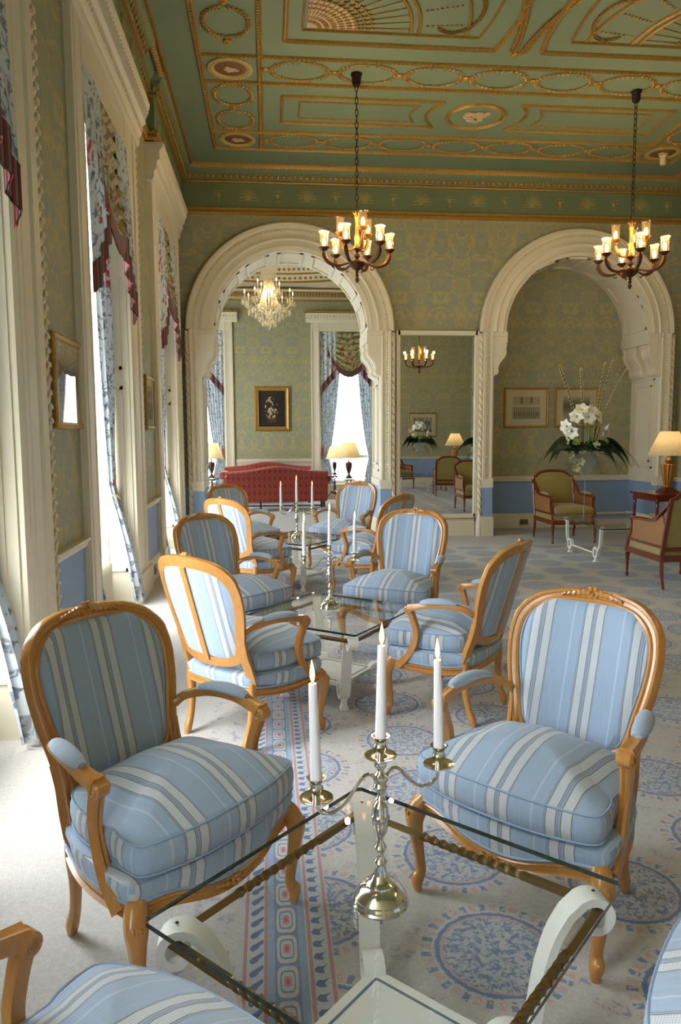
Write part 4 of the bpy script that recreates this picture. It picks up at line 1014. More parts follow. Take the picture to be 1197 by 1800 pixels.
    L = [cl_(-.04, .400), cl_(-.004, .402), cl_(.012, .412), cl_(.018, .442), cl_(.016, .470, .006), cl_(.006, .492, .012), sc_(.985, .496, .012), sc_(.89, .500, .052), sc_(.75, .503, .064), sc_(.56, .505, .068), sc_(.36, .506, .070), sc_(.16, .506, .071)]
    m = MB(); m.loops(L, True, True)
    cush = m.build('seat_cushion', 'stripe', root, uv=True, smooth=60)
    for z, o, sg in ((.408, .012, 0), (.490, .010, .010)):
        m = MB(); m.tube(cl_(o, z, sg), .0034, 5, True); m.build('piping', 'cord', cush)
    return root
chair0 = make_armchair()
GRP = 'blue striped open armchairs round the glass tables'
CH_ = [
 (-.338, 2.252, 48.7, 'large blue striped armchair nearest on the left, facing us beside the windows'),
 (.885, 2.271, -48.2, 'large blue striped armchair nearest on the right, facing us behind the nearest table'),
 (-.290, 1.03, 140, 'blue striped armchair cut off at the bottom left corner, one arm showing'),
 (1.02, 1.11, -131, 'blue striped armchair cut off at the bottom right corner, only seat edge showing'),
 (-.145, 3.785, 136, 'blue striped armchair seen from behind on the left, at the second glass table'),
 (-.253, 5.127, 44, 'shadowed blue armchair with dark back, left, facing us behind the second glass table'),
 (.916, 5.198, -32, 'pale blue striped armchair facing us, far right of the second glass table'),
 (1.04, 3.995, -130, 'blue striped armchair seen side-on from behind, near right of the second glass table'),
 (-.194, 7.01, 138, 'blue armchair with brightly lit back, seen from behind, near left of farthest table'),
 (-.284, 8.329, 41, 'farthest blue armchair on the left, in front of the red sofa'),
 (.863, 8.499, -38, 'farthest blue armchair on the right, facing us before the arch into the far room'),
 (1.01, 7.17, -134, 'half hidden blue armchair seen from behind, near right of the farthest glass table'),
]
for i, (x, y, a, lab) in enumerate(CH_):
    o = chair0 if i == 0 else copy_tree(chair0)
    place(o, (x, y, 0), radians(a), label=lab, cat='armchair', group=GRP)

# ================================================================== GLASS TABLES
def make_table():
    root = empty('glass_table'); H = .390; TZ = .488
    m = MB(); c = .012; m.prism([(-H+c, -H), (H-c, -H), (H, -H+c), (H, H-c), (H-c, H), (-H+c, H), (-H, H-c), (-H, -H+c)], TZ, TZ+.012, 'z')
    m.MI = [0, 0]+[1]*8; m.build('table_top', ['tglass', 'tedge'], root, smooth=0)
    # leg profile in the radial plane (r, z)
    sp = [(.476+.050*(.30+.70*t/16)*cos(-1.0*pi+(1.70*pi)*t/16), .428+.050*(.30+.70*t/16)*sin(-1.0*pi+(1.70*pi)*t/16)) for t in range(17)]
    body = [(.415, .440), (.386, .39), (.366, .33), (.352, .27), (.342, .20), (.334, .14), (.316, .095)]
    ring = [(.275+.045*cos(-.15*pi-2*pi*t/16), .112+.045*sin(-.15*pi-2*pi*t/16)) for t in range(1, 15)]
    prof = [(r, z) for r, z in sp] ; prof = prof + catmull([(sp[-1][0], sp[-1][1], 0)]+[(r, z, 0) for r, z in body], 3)[1:] if False else prof
    path2 = [(p[0], p[1]) for p in sp] + [(p[0], p[1]) for p in catmull([(r, z) for r, z in body], 3)] + ring
    for k in range(4):
        a = pi/4+k*pi/2; d = Vector((cos(a), sin(a), 0)); t = Vector((-sin(a), cos(a), 0))
        m = MB(); pp = [d*r + Vector((0, 0, z)) for r, z in path2]; w = .028; n = len(pp)
        m.sweep(pp, [(-.010, -w), (-.010, w), (.010, w), (.010, -w)], up=tuple(t))
        lg = m.build('leg', 'wpaint', root, smooth=30)
        m = MB(); f = d*.292
        m.loops([[tuple(f+d*u*s1+t*v*s1+Vector((0, 0, z))) for u, v in ((-.022, -.02), (.022, -.02), (.022, .02), (-.022, .02))] for z, s1 in ((0, 1.1), (.012, 1.1), (.03, .7), (.07, .8))]); m.build('foot', 'wpaint', lg, smooth=20)
        m = MB(); m.ball(d*.478+Vector((0, 0, .4875)), (.005, .005, .001), 6, 4); m.build('screw', 'iron', lg)
    # twisted brass rods between the scrolls and their rings
    E_ = .352
    for k in range(4):
        a = k*pi/2; R = Matrix.Rotation(a, 3, 'Z'); N = 90; path = [R @ Vector((-E_+2*E_*i/N, -E_, .447)) for i in range(N+1)]
        m = MB(); V0 = len(m.V); tw = 0; q = .0085; prof = [(-q, -q), (q, -q), (q, q), (-q, q)]; V = []; u = Vector((0, 0, 1)); sd = R @ Vector((0, 1, 0)); F = []
        for i, p in enumerate(path):
            if N*.28 < i < N*.72: tw += .42
            ca, sa = cos(tw), sin(tw)
            for (x, y) in prof: V.append(p + sd*(x*ca-y*sa) + u*(x*sa+y*ca))
        for i in range(N):
            for j in range(4): j2 = (j+1) % 4; F.append((i*4+j, i*4+j2, i*4+4+j2, i*4+4+j))
        m.add(V, F); m.build('twisted_rod', 'brass', root, smooth=50)
        a = pi/4+k*pi/2; d = Vector((cos(a), sin(a), 0)); t = Vector((-sin(a), cos(a), 0)); m = MB()
        m.tube([d*.505+t*.020*sin(2*pi*i/16)+Vector((0, 0, .425+.024*cos(2*pi*i/16))) for i in range(16)], .003, 5, True); m.build('ring', 'iron', root)
    # lower shelf with inlay line
    m = MB(); s = .185; m.prism([(-s, -s), (s, -s), (s, s), (-s, s)], .118, .138, 'z', 0); sh = m.build('shelf', 'wpaint', root, smooth=0)
    m = MB(); e = s-.03
    for k in range(4): R = Matrix.Rotation(k*pi/2, 3, 'Z'); c = R @ Vector((0, -e, .1385)); m.obox(c, R @ Vector((e, 0, 0)), R @ Vector((0, .0035, 0)), (0, 0, .001))
    m.build('inlay_line', plain('blue_grey_line', srgb(96, 122, 136), .5), sh)
    return root
table0 = make_table()
TBL = [(.262, 1.55, 45.8, 'nearest square glass table with white scroll legs and twisted brass rods'),
       (.365, 4.32, 53, 'second square glass table with white scroll legs, between the second set of blue armchairs'),
       (.305, 7.54, 49, 'farthest square glass table with white legs, among the blue armchairs before the red sofas')]
CND = [(.236, 1.545, 23.8, .5), (.360, 4.40, 12, .5), (.278, 7.49, -4, .5)]
for i, (x, y, a, lab) in enumerate(TBL):
    o = table0 if i == 0 else copy_tree(table0); place(o, (x, y, 0), radians(a), label=lab, cat='table', group='square glass tables down the room')

def make_candelabrum():
    root = empty('candelabrum')
    P = [(0, 0), (.063, 0), (.064, .005), (.061, .009), (.062, .013), (.059, .019), (.060, .023), (.054, .032), (.044, .042), (.034, .047), (.034, .052), (.022, .060), (.015, .072), (.011, .088), (.010, .094), (.015, .100), (.009, .110), (.007, .118), (.014, .134), (.008, .146), (.006, .154), (.008, .158), (.014, .170), (.018, .190), (.0185, .200), (.021, .203), (.021, .208), (.0185, .211), (.018, .225), (.013, .237), (.008, .242), (.012, .247), (.008, .252), (.007, .258), (.012, .266), (.016, .276), (.013, .284), (.017, .292), (.019, .296), (.018, .300), (.010, .306), (.007, .312), (.013, .322), (.0145, .330), (.012, .338), (.006, .344), (.006, .347)]
    m = MB(); m.lathe(P, 28); m.build('stem', 'silver', root)
    def cup(x, y, z):
        m = MB(); m.lathe([(.004, -.004), (.036, .003), (.036, .005), (.02, .001), (.008, .003), (.008, .010), (.013, .017), (.016, .026), (.013, .033), (.013, .038), (.019, .047), (.021, .049), (.017, .049), (.013, .042), (0, .042)], 24, (x, y, z)); return m.build('candle_cup', 'silver', root)
    cup(0, 0, .343)
    for s in (-1, 1):
        A = catmull([(s*.012, 0, .296), (s*.030, 0, .310), (s*.052, 0, .302), (s*.080, 0, .270), (s*.108, 0, .250), (s*.135, 0, .248), (s*.155, 0, .262), (s*.160, 0, .284)], 5); m = MB(); m.tube(A, [.0042]*len(A), 8); m.build('arm', 'silver', root)
        cup(s*.160, 0, .286)
    return root
cand0 = make_candelabrum()
def make_candle():
    root = MB(); root.lathe([(0, 0), (.0128, 0), (.0123, .02), (.0088, .205), (.0080, .210), (.003, .2095), (0, .209)], 16); o = root.build('candle', 'wax')
    m = MB(); m.tube([(0, 0, .208), (0, .0005, .214), (.001, .001, .219)], .001, 5); m.build('wick', 'wick', o)
    m = MB(); m.lathe([(0, .212), (.0036, .217), (.0056, .226), (.0048, .238), (.0022, .252), (0, .262)], 10); m.build('flame', 'flame', o)
    point_light('flame_light', (0, 0, .235), .35, (1, .62, .28), .012, o)
    return o
candle0 = make_candle(); first = True
wh = ['nearest', 'second', 'farthest']; wi = ['left', 'middle', 'right']
for i, (x, y, a, z) in enumerate(CND):
    o = cand0 if i == 0 else copy_tree(cand0)
    place(o, (x, y, z), radians(a), label='silver three-light candelabrum standing on the %s glass table' % wh[i], cat='candelabrum', group='silver candelabra on the glass tables')
    for j, s in enumerate((-1, 0, 1)):
        c = candle0 if first else copy_tree(candle0); first = False
        dx = .160*s; zz = z + (.385 if s == 0 else .328)
        place(c, (x+dx*cos(radians(a)), y+dx*sin(radians(a)), zz), 0, label='lit white taper candle in the %s cup of the %s candelabrum' % (wi[j], wh[i]), cat='candle', group='lit candles in the candelabra')
        if i == 0: c.rotation_euler = ((0, radians(-1.6), 0), (0, radians(.6), 0), (0, radians(-1.4), 0))[j]
# ================================================================== CHANDELIERS
def link_mb():
    m = MB(); L = [(.016*cos(a) , 0, .038*sin(a)) for a in [2*pi*i/10 for i in range(10)]]; m.tube(L, .0048, 5, True); return m
def make_chandelier():
    root = empty('chandelier')                                  # origin at the ceiling rose
    m = MB(); m.lathe([(.058, 0), (.062, -.012), (.05, -.03), (.046, -.10), (.03, -.125), (0, -.13)], 14); m.build('ceiling_cup', 'iron', root)
    top = -1.42; m = MB(); base = link_mb(); z = -.145; k = 0
    lk = base.build('chain_link', 'iron', root, (0, 0, z))
    while z > top+.05:
        z -= .062; k += 1; dup_part(lk, (0, 0, z), (0, 0, pi/2*(k % 2)))
    # central column (z relative), crown at top
    m = MB(); m.lathe([(0, -1.40), (.012, -1.40), (.018, -1.46), (.030, -1.47), (.024, -1.485), (.024, -1.50), (.018, -1.51), (.020, -1.62), (.028, -1.70), (.020, -1.745), (.030, -1.77), (.036, -1.79), (.022, -1.80), (0, -1.80)], 14); m.build('column', 'gbronze', root)
    m = MB()
    for i in range(6):
        a = 2*pi*i/6; m.tube([(.014*cos(a), .014*sin(a), -1.47), (.024*cos(a), .024*sin(a), -1.43), (.045*cos(a), .045*sin(a), -1.415), (.050*cos(a), .050*sin(a), -1.43)], [.008, .007, .005, .002], 5)
    m.build('crown_leaves', 'gbronze', root)
    m = MB(); m.lathe([(0, -1.80), (.045, -1.805), (.02, -1.825), (.012, -1.84), (.030, -1.86), (.030, -1.88), (.012, -1.90), (.05, -1.935), (.085, -1.935), (.095, -1.95), (.070, -1.99), (.030, -2.02), (.012, -2.03), (.020, -2.045), (.010, -2.06), (.024, -2.075), (.010, -2.09), (.020, -2.11), (.024, -2.125), (.010, -2.15), (0, -2.16)], 16, flute=8, fa=.03); m.build('bowl', 'bronze', root)
    def arm(a, r, zc, lower):
        d = Vector((cos(a), sin(a), 0)); Z = lambda q: Vector((0, 0, q))
        if lower: pts = [(.07, -1.945), (.12, -1.955), (.19, -1.975), (.26, -1.97), (.32, -1.94), (.355, -1.885), (r-.004, -1.84)]; rr = [.010, .010, .013, .019, .021, .026, .020]
        else: pts = [(.03, -1.79), (.07, -1.80), (.12, -1.79), (.155, -1.755), (r, zc-.055)]; rr = [.008, .010, .014, .020, .015]
        C_ = catmull([(*(d*p + Z(q)), w) for (p, q), w in zip(pts, rr)], 4); m = MB(); m.tube([c[:3] for c in C_], [c[3] for c in C_], 7)
        if lower:
            m.tube(catmull([tuple(d*.19+Z(-1.985)), tuple(d*.175+Z(-2.01)), tuple(d*.155+Z(-2.012)), tuple(d*.15+Z(-1.998))], 3), .006, 5)
        ar = m.build('arm', 'bronze' if lower else 'gbronze', root)
        c = d*r; m = MB(); m.lathe([(0, -.045), (.018, -.045), (.012, -.03), (.03, -.022), (.052, .0), (.056, .008), (.045, .006), (.02, -.005), (0, -.005)], 16, tuple(c+Z(zc)), flute=8, fa=.05); m.build('drip_pan', 'bronze' if lower else 'gbronze', root)
        m = MB(); m.lathe([(.042, .0), (.043, .04), (.043, .145), (.050, .162), (.057, .170), (.055, .171), (.048, .163), (.041, .145), (.041, .04), (.040, .0)], 16, tuple(c+Z(zc))); sh = m.build('glass_shade', 'shadeglass', root)
        m = MB(); m.lathe([(0, .005), (.012, .01), (.022, .05), (.023, .07), (.015, .10), (0, .112)], 10, tuple(c+Z(zc))); m.build('bulb', 'bulb', root)
        if lower: point_light('bulb_light', tuple(d*(r+.03)+Z(zc+.20)), BULB_W, (1, .70, .38), .03, root)
    for i in range(6): arm(2*pi*i/6+.08, .362, -1.80, True)
    for i in range(3): arm(2*pi*i/3+.75, .185, -1.62, False)
    return root
ch0 = make_chandelier()
for i, (x, y, a, lab) in enumerate([(.99, 8.18, 0, 'bronze chandelier with glass lamp shades hanging on a chain before the left arch'), (4.15, 8.30, .25, 'bronze chandelier with glass lamp shades hanging on a chain before the right niche'),
                          (4.10, 2.05, .1, 'bronze chandelier seen reflected in the tall looking glass')]):
    o = ch0 if i == 0 else copy_tree(ch0); place(o, (x, y, ZC), a, label=lab, cat='chandelier', group='bronze chandeliers')

def crystal_chandelier(x, y, z):
    root = empty('crystal_chandelier', (x, y, z), label='sparkling crystal chandelier with candle bulbs in the far room seen through the arch', cat='chandelier')
    m = MB(); m.lathe([(.135, .0), (.14, -.04), (.135, -.08), (.14, -.13), (.13, -.20), (.10, -.24), (.05, -.25), (0, -.25)], 16, flute=8, fa=.06); m.build('crystal_canopy', 'crystal', root)
    m = MB(); m.lathe([(0, .25), (.012, .25), (.012, -.80), (.04, -.82), (.06, -.90), (.03, -.96), (.10, -.98), (.12, -1.02), (.05, -1.06), (0, -1.08)], 12); m.build('glass_stem', 'crystal', root)
    drop = MB(); drop.ball((0, 0, 0), (.013, .013, .03), 6, 4)
    dp = drop.build('crystal_drop', 'crystal', root, (0, 0, -1.16)); dup_part(dp, (0, 0, -1.10), scale=(2.4, 2.4, 1.6))
    m = MB()
    for i in range(16):                                         # tent of bead strings
        a = 2*pi*i/16
        for k in range(14): t = k/13; r = .085+.12*t*t; m.ball((r*cos(a), r*sin(a), -.26-.46*t), (.018, .018, .020), 6, 4)
    tag(m.build('bead_strings', 'crystal', root), kind='stuff')
    m = MB()
    for rr, zz, n in ((.22, -.72, 24), (.32, -.78, 30), (.40, -.84, 30), (.27, -.90, 24), (.20, -.97, 20), (.13, -1.05, 14)):
        for i in range(n): a = 2*pi*i/n; m.ball((rr*cos(a), rr*sin(a), zz), (.014, .014, .044), 5, 4)
    tag(m.build('drop_fringe', 'crystal', root), kind='stuff')
    def arm(a, r, zc, lit=True):
        d = Vector((cos(a), sin(a), 0)); Z = lambda q: Vector((0, 0, q)); m = MB()
        m.tube(catmull([tuple(d*.05+Z(-.88)), tuple(d*r*.4+Z(zc-.16)), tuple(d*r*.75+Z(zc-.18)), tuple(d*r+Z(zc-.10)), tuple(d*r+Z(zc))], 4), .009, 6); m.build('glass_arm', 'crystal', root)
        m = MB(); m.lathe([(0, 0), (.05, .01), (.055, .018), (.02, .01), (.014, .02), (.012, .05), (0, .05)], 10, tuple(d*r+Z(zc))); m.build('bobeche', 'crystal', root)
        m = MB(); m.lathe([(0, .05), (.009, .05), (.009, .13), (0, .13)], 8, tuple(d*r+Z(zc))); m.build('candle_tube', 'wax', root)
        m = MB(); m.lathe([(0, .13), (.010, .14), (.013, .16), (.008, .185), (0, .205)], 8, tuple(d*r+Z(zc))); m.build('bulb', 'bulb', root)
        for k in range(6): b = a+2*pi*k/6; dup_part(dp, tuple(d*r+Z(zc-.04)+Vector((.052*cos(b), .052*sin(b), 0))), scale=(1.1, 1.1, 1.5))
    for i in range(8): arm(2*pi*i/8+.2, .47, -.62)
    for i in range(4): arm(2*pi*i/4+.6, .25, -.42)
    point_light('chandelier_light', (0, 0, -.50), 12, (1, .76, .45), .12, root)
    m = MB(); m.tube([(0, 0, .0), (0, 0, .85)], .008, 6); m.build('suspension_rod', 'gbronze', root)
crystal_chandelier(.055, 14.5, 4.72)

# ================================================================== CURTAINS
def drape(axis, base, a0t, a1t, zt, a0m, a1m, zm, a0b, a1b, zb, depth, nf, nz=26, flare=0.0):
    """tied-back curtain: top, tie and bottom extents along the wall"""
    m = MB(); nu = nf*8
    def ext(z):
        if z > zm: t = (z-zm)/(zt-zm); t = t**.62
        else: t = None
        if t is not None: return a0m+(a0t-a0m)*t, a1m+(a1t-a1m)*t, .35+.65*min(1, t*1.5)
        t = ((zm-z)/(zm-zb))**.6; return a0m+(a0b-a0m)*t, a1m+(a1b-a1m)*t, .5+.5*t
    W = abs(a1t-a0t)*1.9
    def fn(u, v):
        z = zt+(zb-zt)*v; a, b, k = ext(z); p = a+(b-a)*u; d = depth*k*sin(2*pi*nf*u + .35*sin(z*2)) + .012*sin(2*pi*nf*2.3*u+z)
        d += flare*max(0, (zm-z)/(zm-zb))**.8
        return (base+d, p, z) if axis == 'y' else (p, base+d, z)
    m.grid(fn, nu, nz, 0, lambda u, v: (u*W, (zt+(zb-zt)*v)))
    return m
def swag_mb(axis, base, a, b, zt, sag, fw, out=.10):
    m = MB(); L = abs(b-a)
    def fn(u, v):
        s = (4*u*(1-u)); z = zt - v*.10 - sag*v*s**.85; e = (v**.7)*.12*L; p = a+(b-a)*u; p = p + (.5-u)*2*e*0.25
        d = out*(.35+.65*v)*s**.6 + .028*sin(2*pi*6.5*v - .6)*s**.5
        return (base+fw*d, p, z) if axis == 'y' else (p, base+fw*d, z)
    m.grid(fn, 24, 40, 0, lambda u, v: (u*L*1.2, v*1.3)); P = [fn(i/24, 1.0) for i in range(25)]; return m, P
def fringe_mb(P, drop, fw, axis):
    m = MB(); acc = 0; U = [0]
    for p, q in zip(P, P[1:]): acc += (Vector(q)-Vector(p)).length; U.append(acc)
    for k in range(len(P)-1):
        for (o, f) in ((.006, 1), (-.004, -1)):
            def sh(p, dz): return (p[0]+(fw*o if axis == 'y' else 0), p[1]+(fw*o if axis == 'x' else 0), p[2]-dz)
            if m.UV is None: m.UV = {}
            n = len(m.V); m.V += [sh(P[k], -.01), sh(P[k+1], -.01), sh(P[k+1], drop+.006*(k % 2)), sh(P[k], drop+.006*(k % 2))]
            for i, q in enumerate(((U[k], 0), (U[k+1], 0), (U[k+1], -drop), (U[k], -drop))): m.UV[n+i] = q
            m.F.append((n, n+1, n+2, n+3)); m.MI.append(0)
    return m
def tail_mb(axis, base, ain, aout, zt, zin, zout, fw, steps=4):
    """pleated jabot: steps down towards the outside"""
    m = MB(); B = []; N = steps*6
    def prm(u):
        k = min(int(u*steps), steps-1); f = u*steps-k; p = ain+(aout-ain)*u; zz = (.5-abs(f-.5))*2
        zb = zin+(zout-zin)*(k+f*1.0)/steps; d = .035+.05*zz
        return p, zb, d
    def fn(u, v):
        p, zb, d = prm(u); z = zt+(zb-zt)*v; q = base+fw*d*(.4+.6*v); return (q, p, z) if axis == 'y' else (p, q, z)
    L = abs(aout-ain); m.grid(fn, N, 14, 0, lambda u, v: (u*L*2, v*(zt-zout))); return m, [fn(i/N, 1.0) for i in range(N+1)]
def dress_window(axis, base, a, b, zt, fw, lab, side_far=True, both=False, swag=True, tiez=1.0, floor_z=.03):
    L = b-a; G_ = 'floral curtains and valances at the windows'
    if swag:
        v = empty('valance', (0, 0, 0), label='swagged floral valance with tails and red fringe over ' + lab, cat='valance', group='swagged valances')
        base_v = base + (.09 if axis == 'y' else 0)
        m, P = swag_mb(axis, base_v, a+.03*L, b-.03*L, zt, .84, fw); sw = m.build('swag', 'swagfab' if axis == 'y' else 'swagfab', v, smooth=60); fringe_mb(P, .14, fw, axis).build('fringe', 'fringe', sw)
        for (i, o) in ((a+.30*L, a+.0), (b-.30*L, b-.0)):
            m, P = tail_mb(axis, base_v+fw*.03, i, o, zt, zt-.82, zt-1.32, fw); tl = m.build('tail', 'chintz', v, smooth=40); fringe_mb(P, .20, fw, axis).build('fringe', 'fringe', tl)
    sides = []
    if both or not side_far: sides.append(0)
    if both or side_far: sides.append(1)
    for s in sides:
        e = a if s == 0 else b; q = 1 if s == 0 else -1
        c = drape(axis, base-fw*.06, e+q*.02, e+q*(.52*L*.78 if (s == 1 or axis == 'x') else .26), zt-.02, e+q*.03, e+q*.20, tiez, *((e-q*.12, e+q*.16) if axis == 'y' else (e+q*.02, e+q*.38)), floor_z, .035, 6, flare=.20 if axis == 'y' else 0.0).build('curtain', 'chintz', smooth=60)
        tag(c, ('%s-hand floral curtain tied back at ' % ('left' if s == 0 else 'right')) + lab, 'curtain', G_)
        t = MB(); pts = []
        for i in range(14):
            u = 2*pi*i/14; p = e+q*(.115+.10*cos(u)); d = .055*sin(u); zz = tiez+.03*cos(u)*q*q
            pts.append((base-fw*.06+d, p, zz) if axis == 'y' else (p, base-fw*.06+d, zz))
        t.tube(pts, .012, 6, True); t.build('tieback', 'cream', c)
xw = XL-.08
lab3 = ['the window behind the camera', 'the nearest window at the left edge', 'the middle window of the left wall', 'the farthest window of the left wall']
for i in (1, 2, 3): dress_window('y', xw, WINS[i], WINS[i]+WW, WH+.02, 1, lab3[i], both=True)
dress_window('x', YFAR+.08, *FW[0], 4.02, -1, 'the left window of the far room', both=True)
dress_window('x', YFAR+.08, *FW[1], 4.02, -1, 'the right window of the far room', both=True)

# ================================================================== RADIATORS, PICTURES, SOCKETS
for k, (y0, lab) in enumerate([(WINS[1], 'white column radiator under the nearest window'), (WINS[2], 'white column radiator under the middle window')]):
    root = empty('radiator', (XL-.20, y0+.12, 0), label=lab, cat='radiator', group='radiators under the windows')
    m = MB()
    for zz in (.06, .42): m.tube([(0, .0, zz), (0, 1.16, zz)], .022, 6)
    m.build('header_pipe', 'white', root)
    for i in range(20):
        if i == 0:
            c = MB(); c.loops([[(x*s1, y*s1, z) for x, y in circ(1, 8, 1)] for z, s1 in ((.03, .01), (.05, .022), (.42, .022), (.46, .008))]); col = c.xf(lambda v: (v[0]*3.0, v[1], v[2])).build('column', 'white', root, (0, .04, 0))
        else: dup_part(col, (0, .04+.057*i, 0))
def picture(name, lab, cat, W, H, art, loc, rz, frame='gold', mount=.06, fw=.035, group=None, depth=.025):
    root = empty(name, loc, rz, label=lab, cat=cat, group=group)     # faces local -y
    m = MB(); prof = [(-fw, 0), (-fw, .6*depth), (-fw*.7, depth), (-fw*.3, depth*.7), (0, depth*.75), (.004, depth*.4), (.004, 0)]
    C4 = [(-W/2, -H/2), (W/2, -H/2), (W/2, H/2), (-W/2, H/2)]; Vs = []; n = len(prof)
    for cx, cz in C4:
        for p, d in prof: k = -p; Vs.append((cx+(k if cx > 0 else -k), -d, cz+(k if cz > 0 else -k)))
    F = [(i*n+k, ((i+1) % 4)*n+k, ((i+1) % 4)*n+k+1, i*n+k+1) for i in range(4) for k in range(n-1)]
    m.add(Vs, F); m.build('frame', frame, root, smooth=20)
    if mount:
        m = MB(); m.box(-W/2, W/2, -.007, -.002, -H/2, H/2); m.build('mount', 'mount', root)
    m = MB(); w, h = W/2-mount, H/2-mount; m.quad((-w, -.009, -h), (w, -.009, -h), (w, -.009, h), (-w, -.009, h)); m.build('print' if mount else 'canvas', art, root)
    if mount: m = MB(); m.box(-W/2, W/2, -.013, -.011, -H/2, H/2); m.build('glazing', 'pane', root)
    return root
picture('framed_print', 'gilt framed engraving on the niche wall, left of the flowers', 'picture', .68, .58, 'print0', (4.21, NICHE_Y-.005, 1.975), 0, mount=.11, group='gilt framed engravings')
picture('framed_print', 'gilt framed engraving on the niche wall, half hidden behind the flowers', 'picture', .68, .58, 'print1', (5.06, NICHE_Y-.005, 1.975), 0, mount=.11, group='gilt framed engravings')
picture('framed_print', 'gilt framed engraving on the nearest wall pier between the left windows', 'picture', .62, .50, 'print1', (XL+.005, 4.90, 1.885), pi/2, mount=.08, group='gilt framed engravings')
picture('framed_print', 'gilt framed engraving on the farther wall pier between the left windows', 'picture', .50, .50, 'print0', (XL+.005, 8.16, 1.90), pi/2, mount=.08, group='gilt framed engravings')
picture('oil_painting', 'dark flower still life in a heavy gold frame on the far room wall', 'painting', .64, .86, 'oil', (.105, YFAR-.01, 2.185), 0, mount=0, fw=.10, depth=.06)
picture('framed_print', 'framed landscape reflected in the tall looking glass', 'picture', .82, .68, 'print2', (4.80, YF+.01, 1.85), pi, mount=.12, frame='brass')
def socket(loc, rz, lab):
    m = MB(); m.box(-.07, .07, -.012, 0, -.045, .045); o = m.build('wall_socket', 'socket', None, loc, (0, 0, rz)); tag(o, lab, 'socket'); 
    for x in (-.03, .03): m = MB(); m.box(x-.010, x+.010, -.014, -.011, -.008, .008); m.build('pin_hole', 'black', o)
socket((4.20, NICHE_Y-.036, .10), 0, 'brass wall socket low on the skirting of the niche'); socket((XL+.036, 8.0, .12), pi/2, 'brass wall socket on the skirting of the farther window pier')
m = MB(); m.lathe([(.055, 0), (.055, -.03), (.04, -.04), (.045, -.11), (.035, -.14), (0, -.145)], 18); o = m.build('smoke_detector', 'detector', None, (5.44, 10.05, ZC-.005)); tag(o, 'white smoke detector on the ceiling medallion at the right', 'detector')
m = MB(); m.box(-.003, 0, -.04, .04, -.06, .06); o = m.build('alarm_sensor', 'mint2', None, (ARCH[0][0]-JW+.004, 11.3, 2.02)); tag(o, 'small square wall plate on the jamb left of the first arch', 'plate')

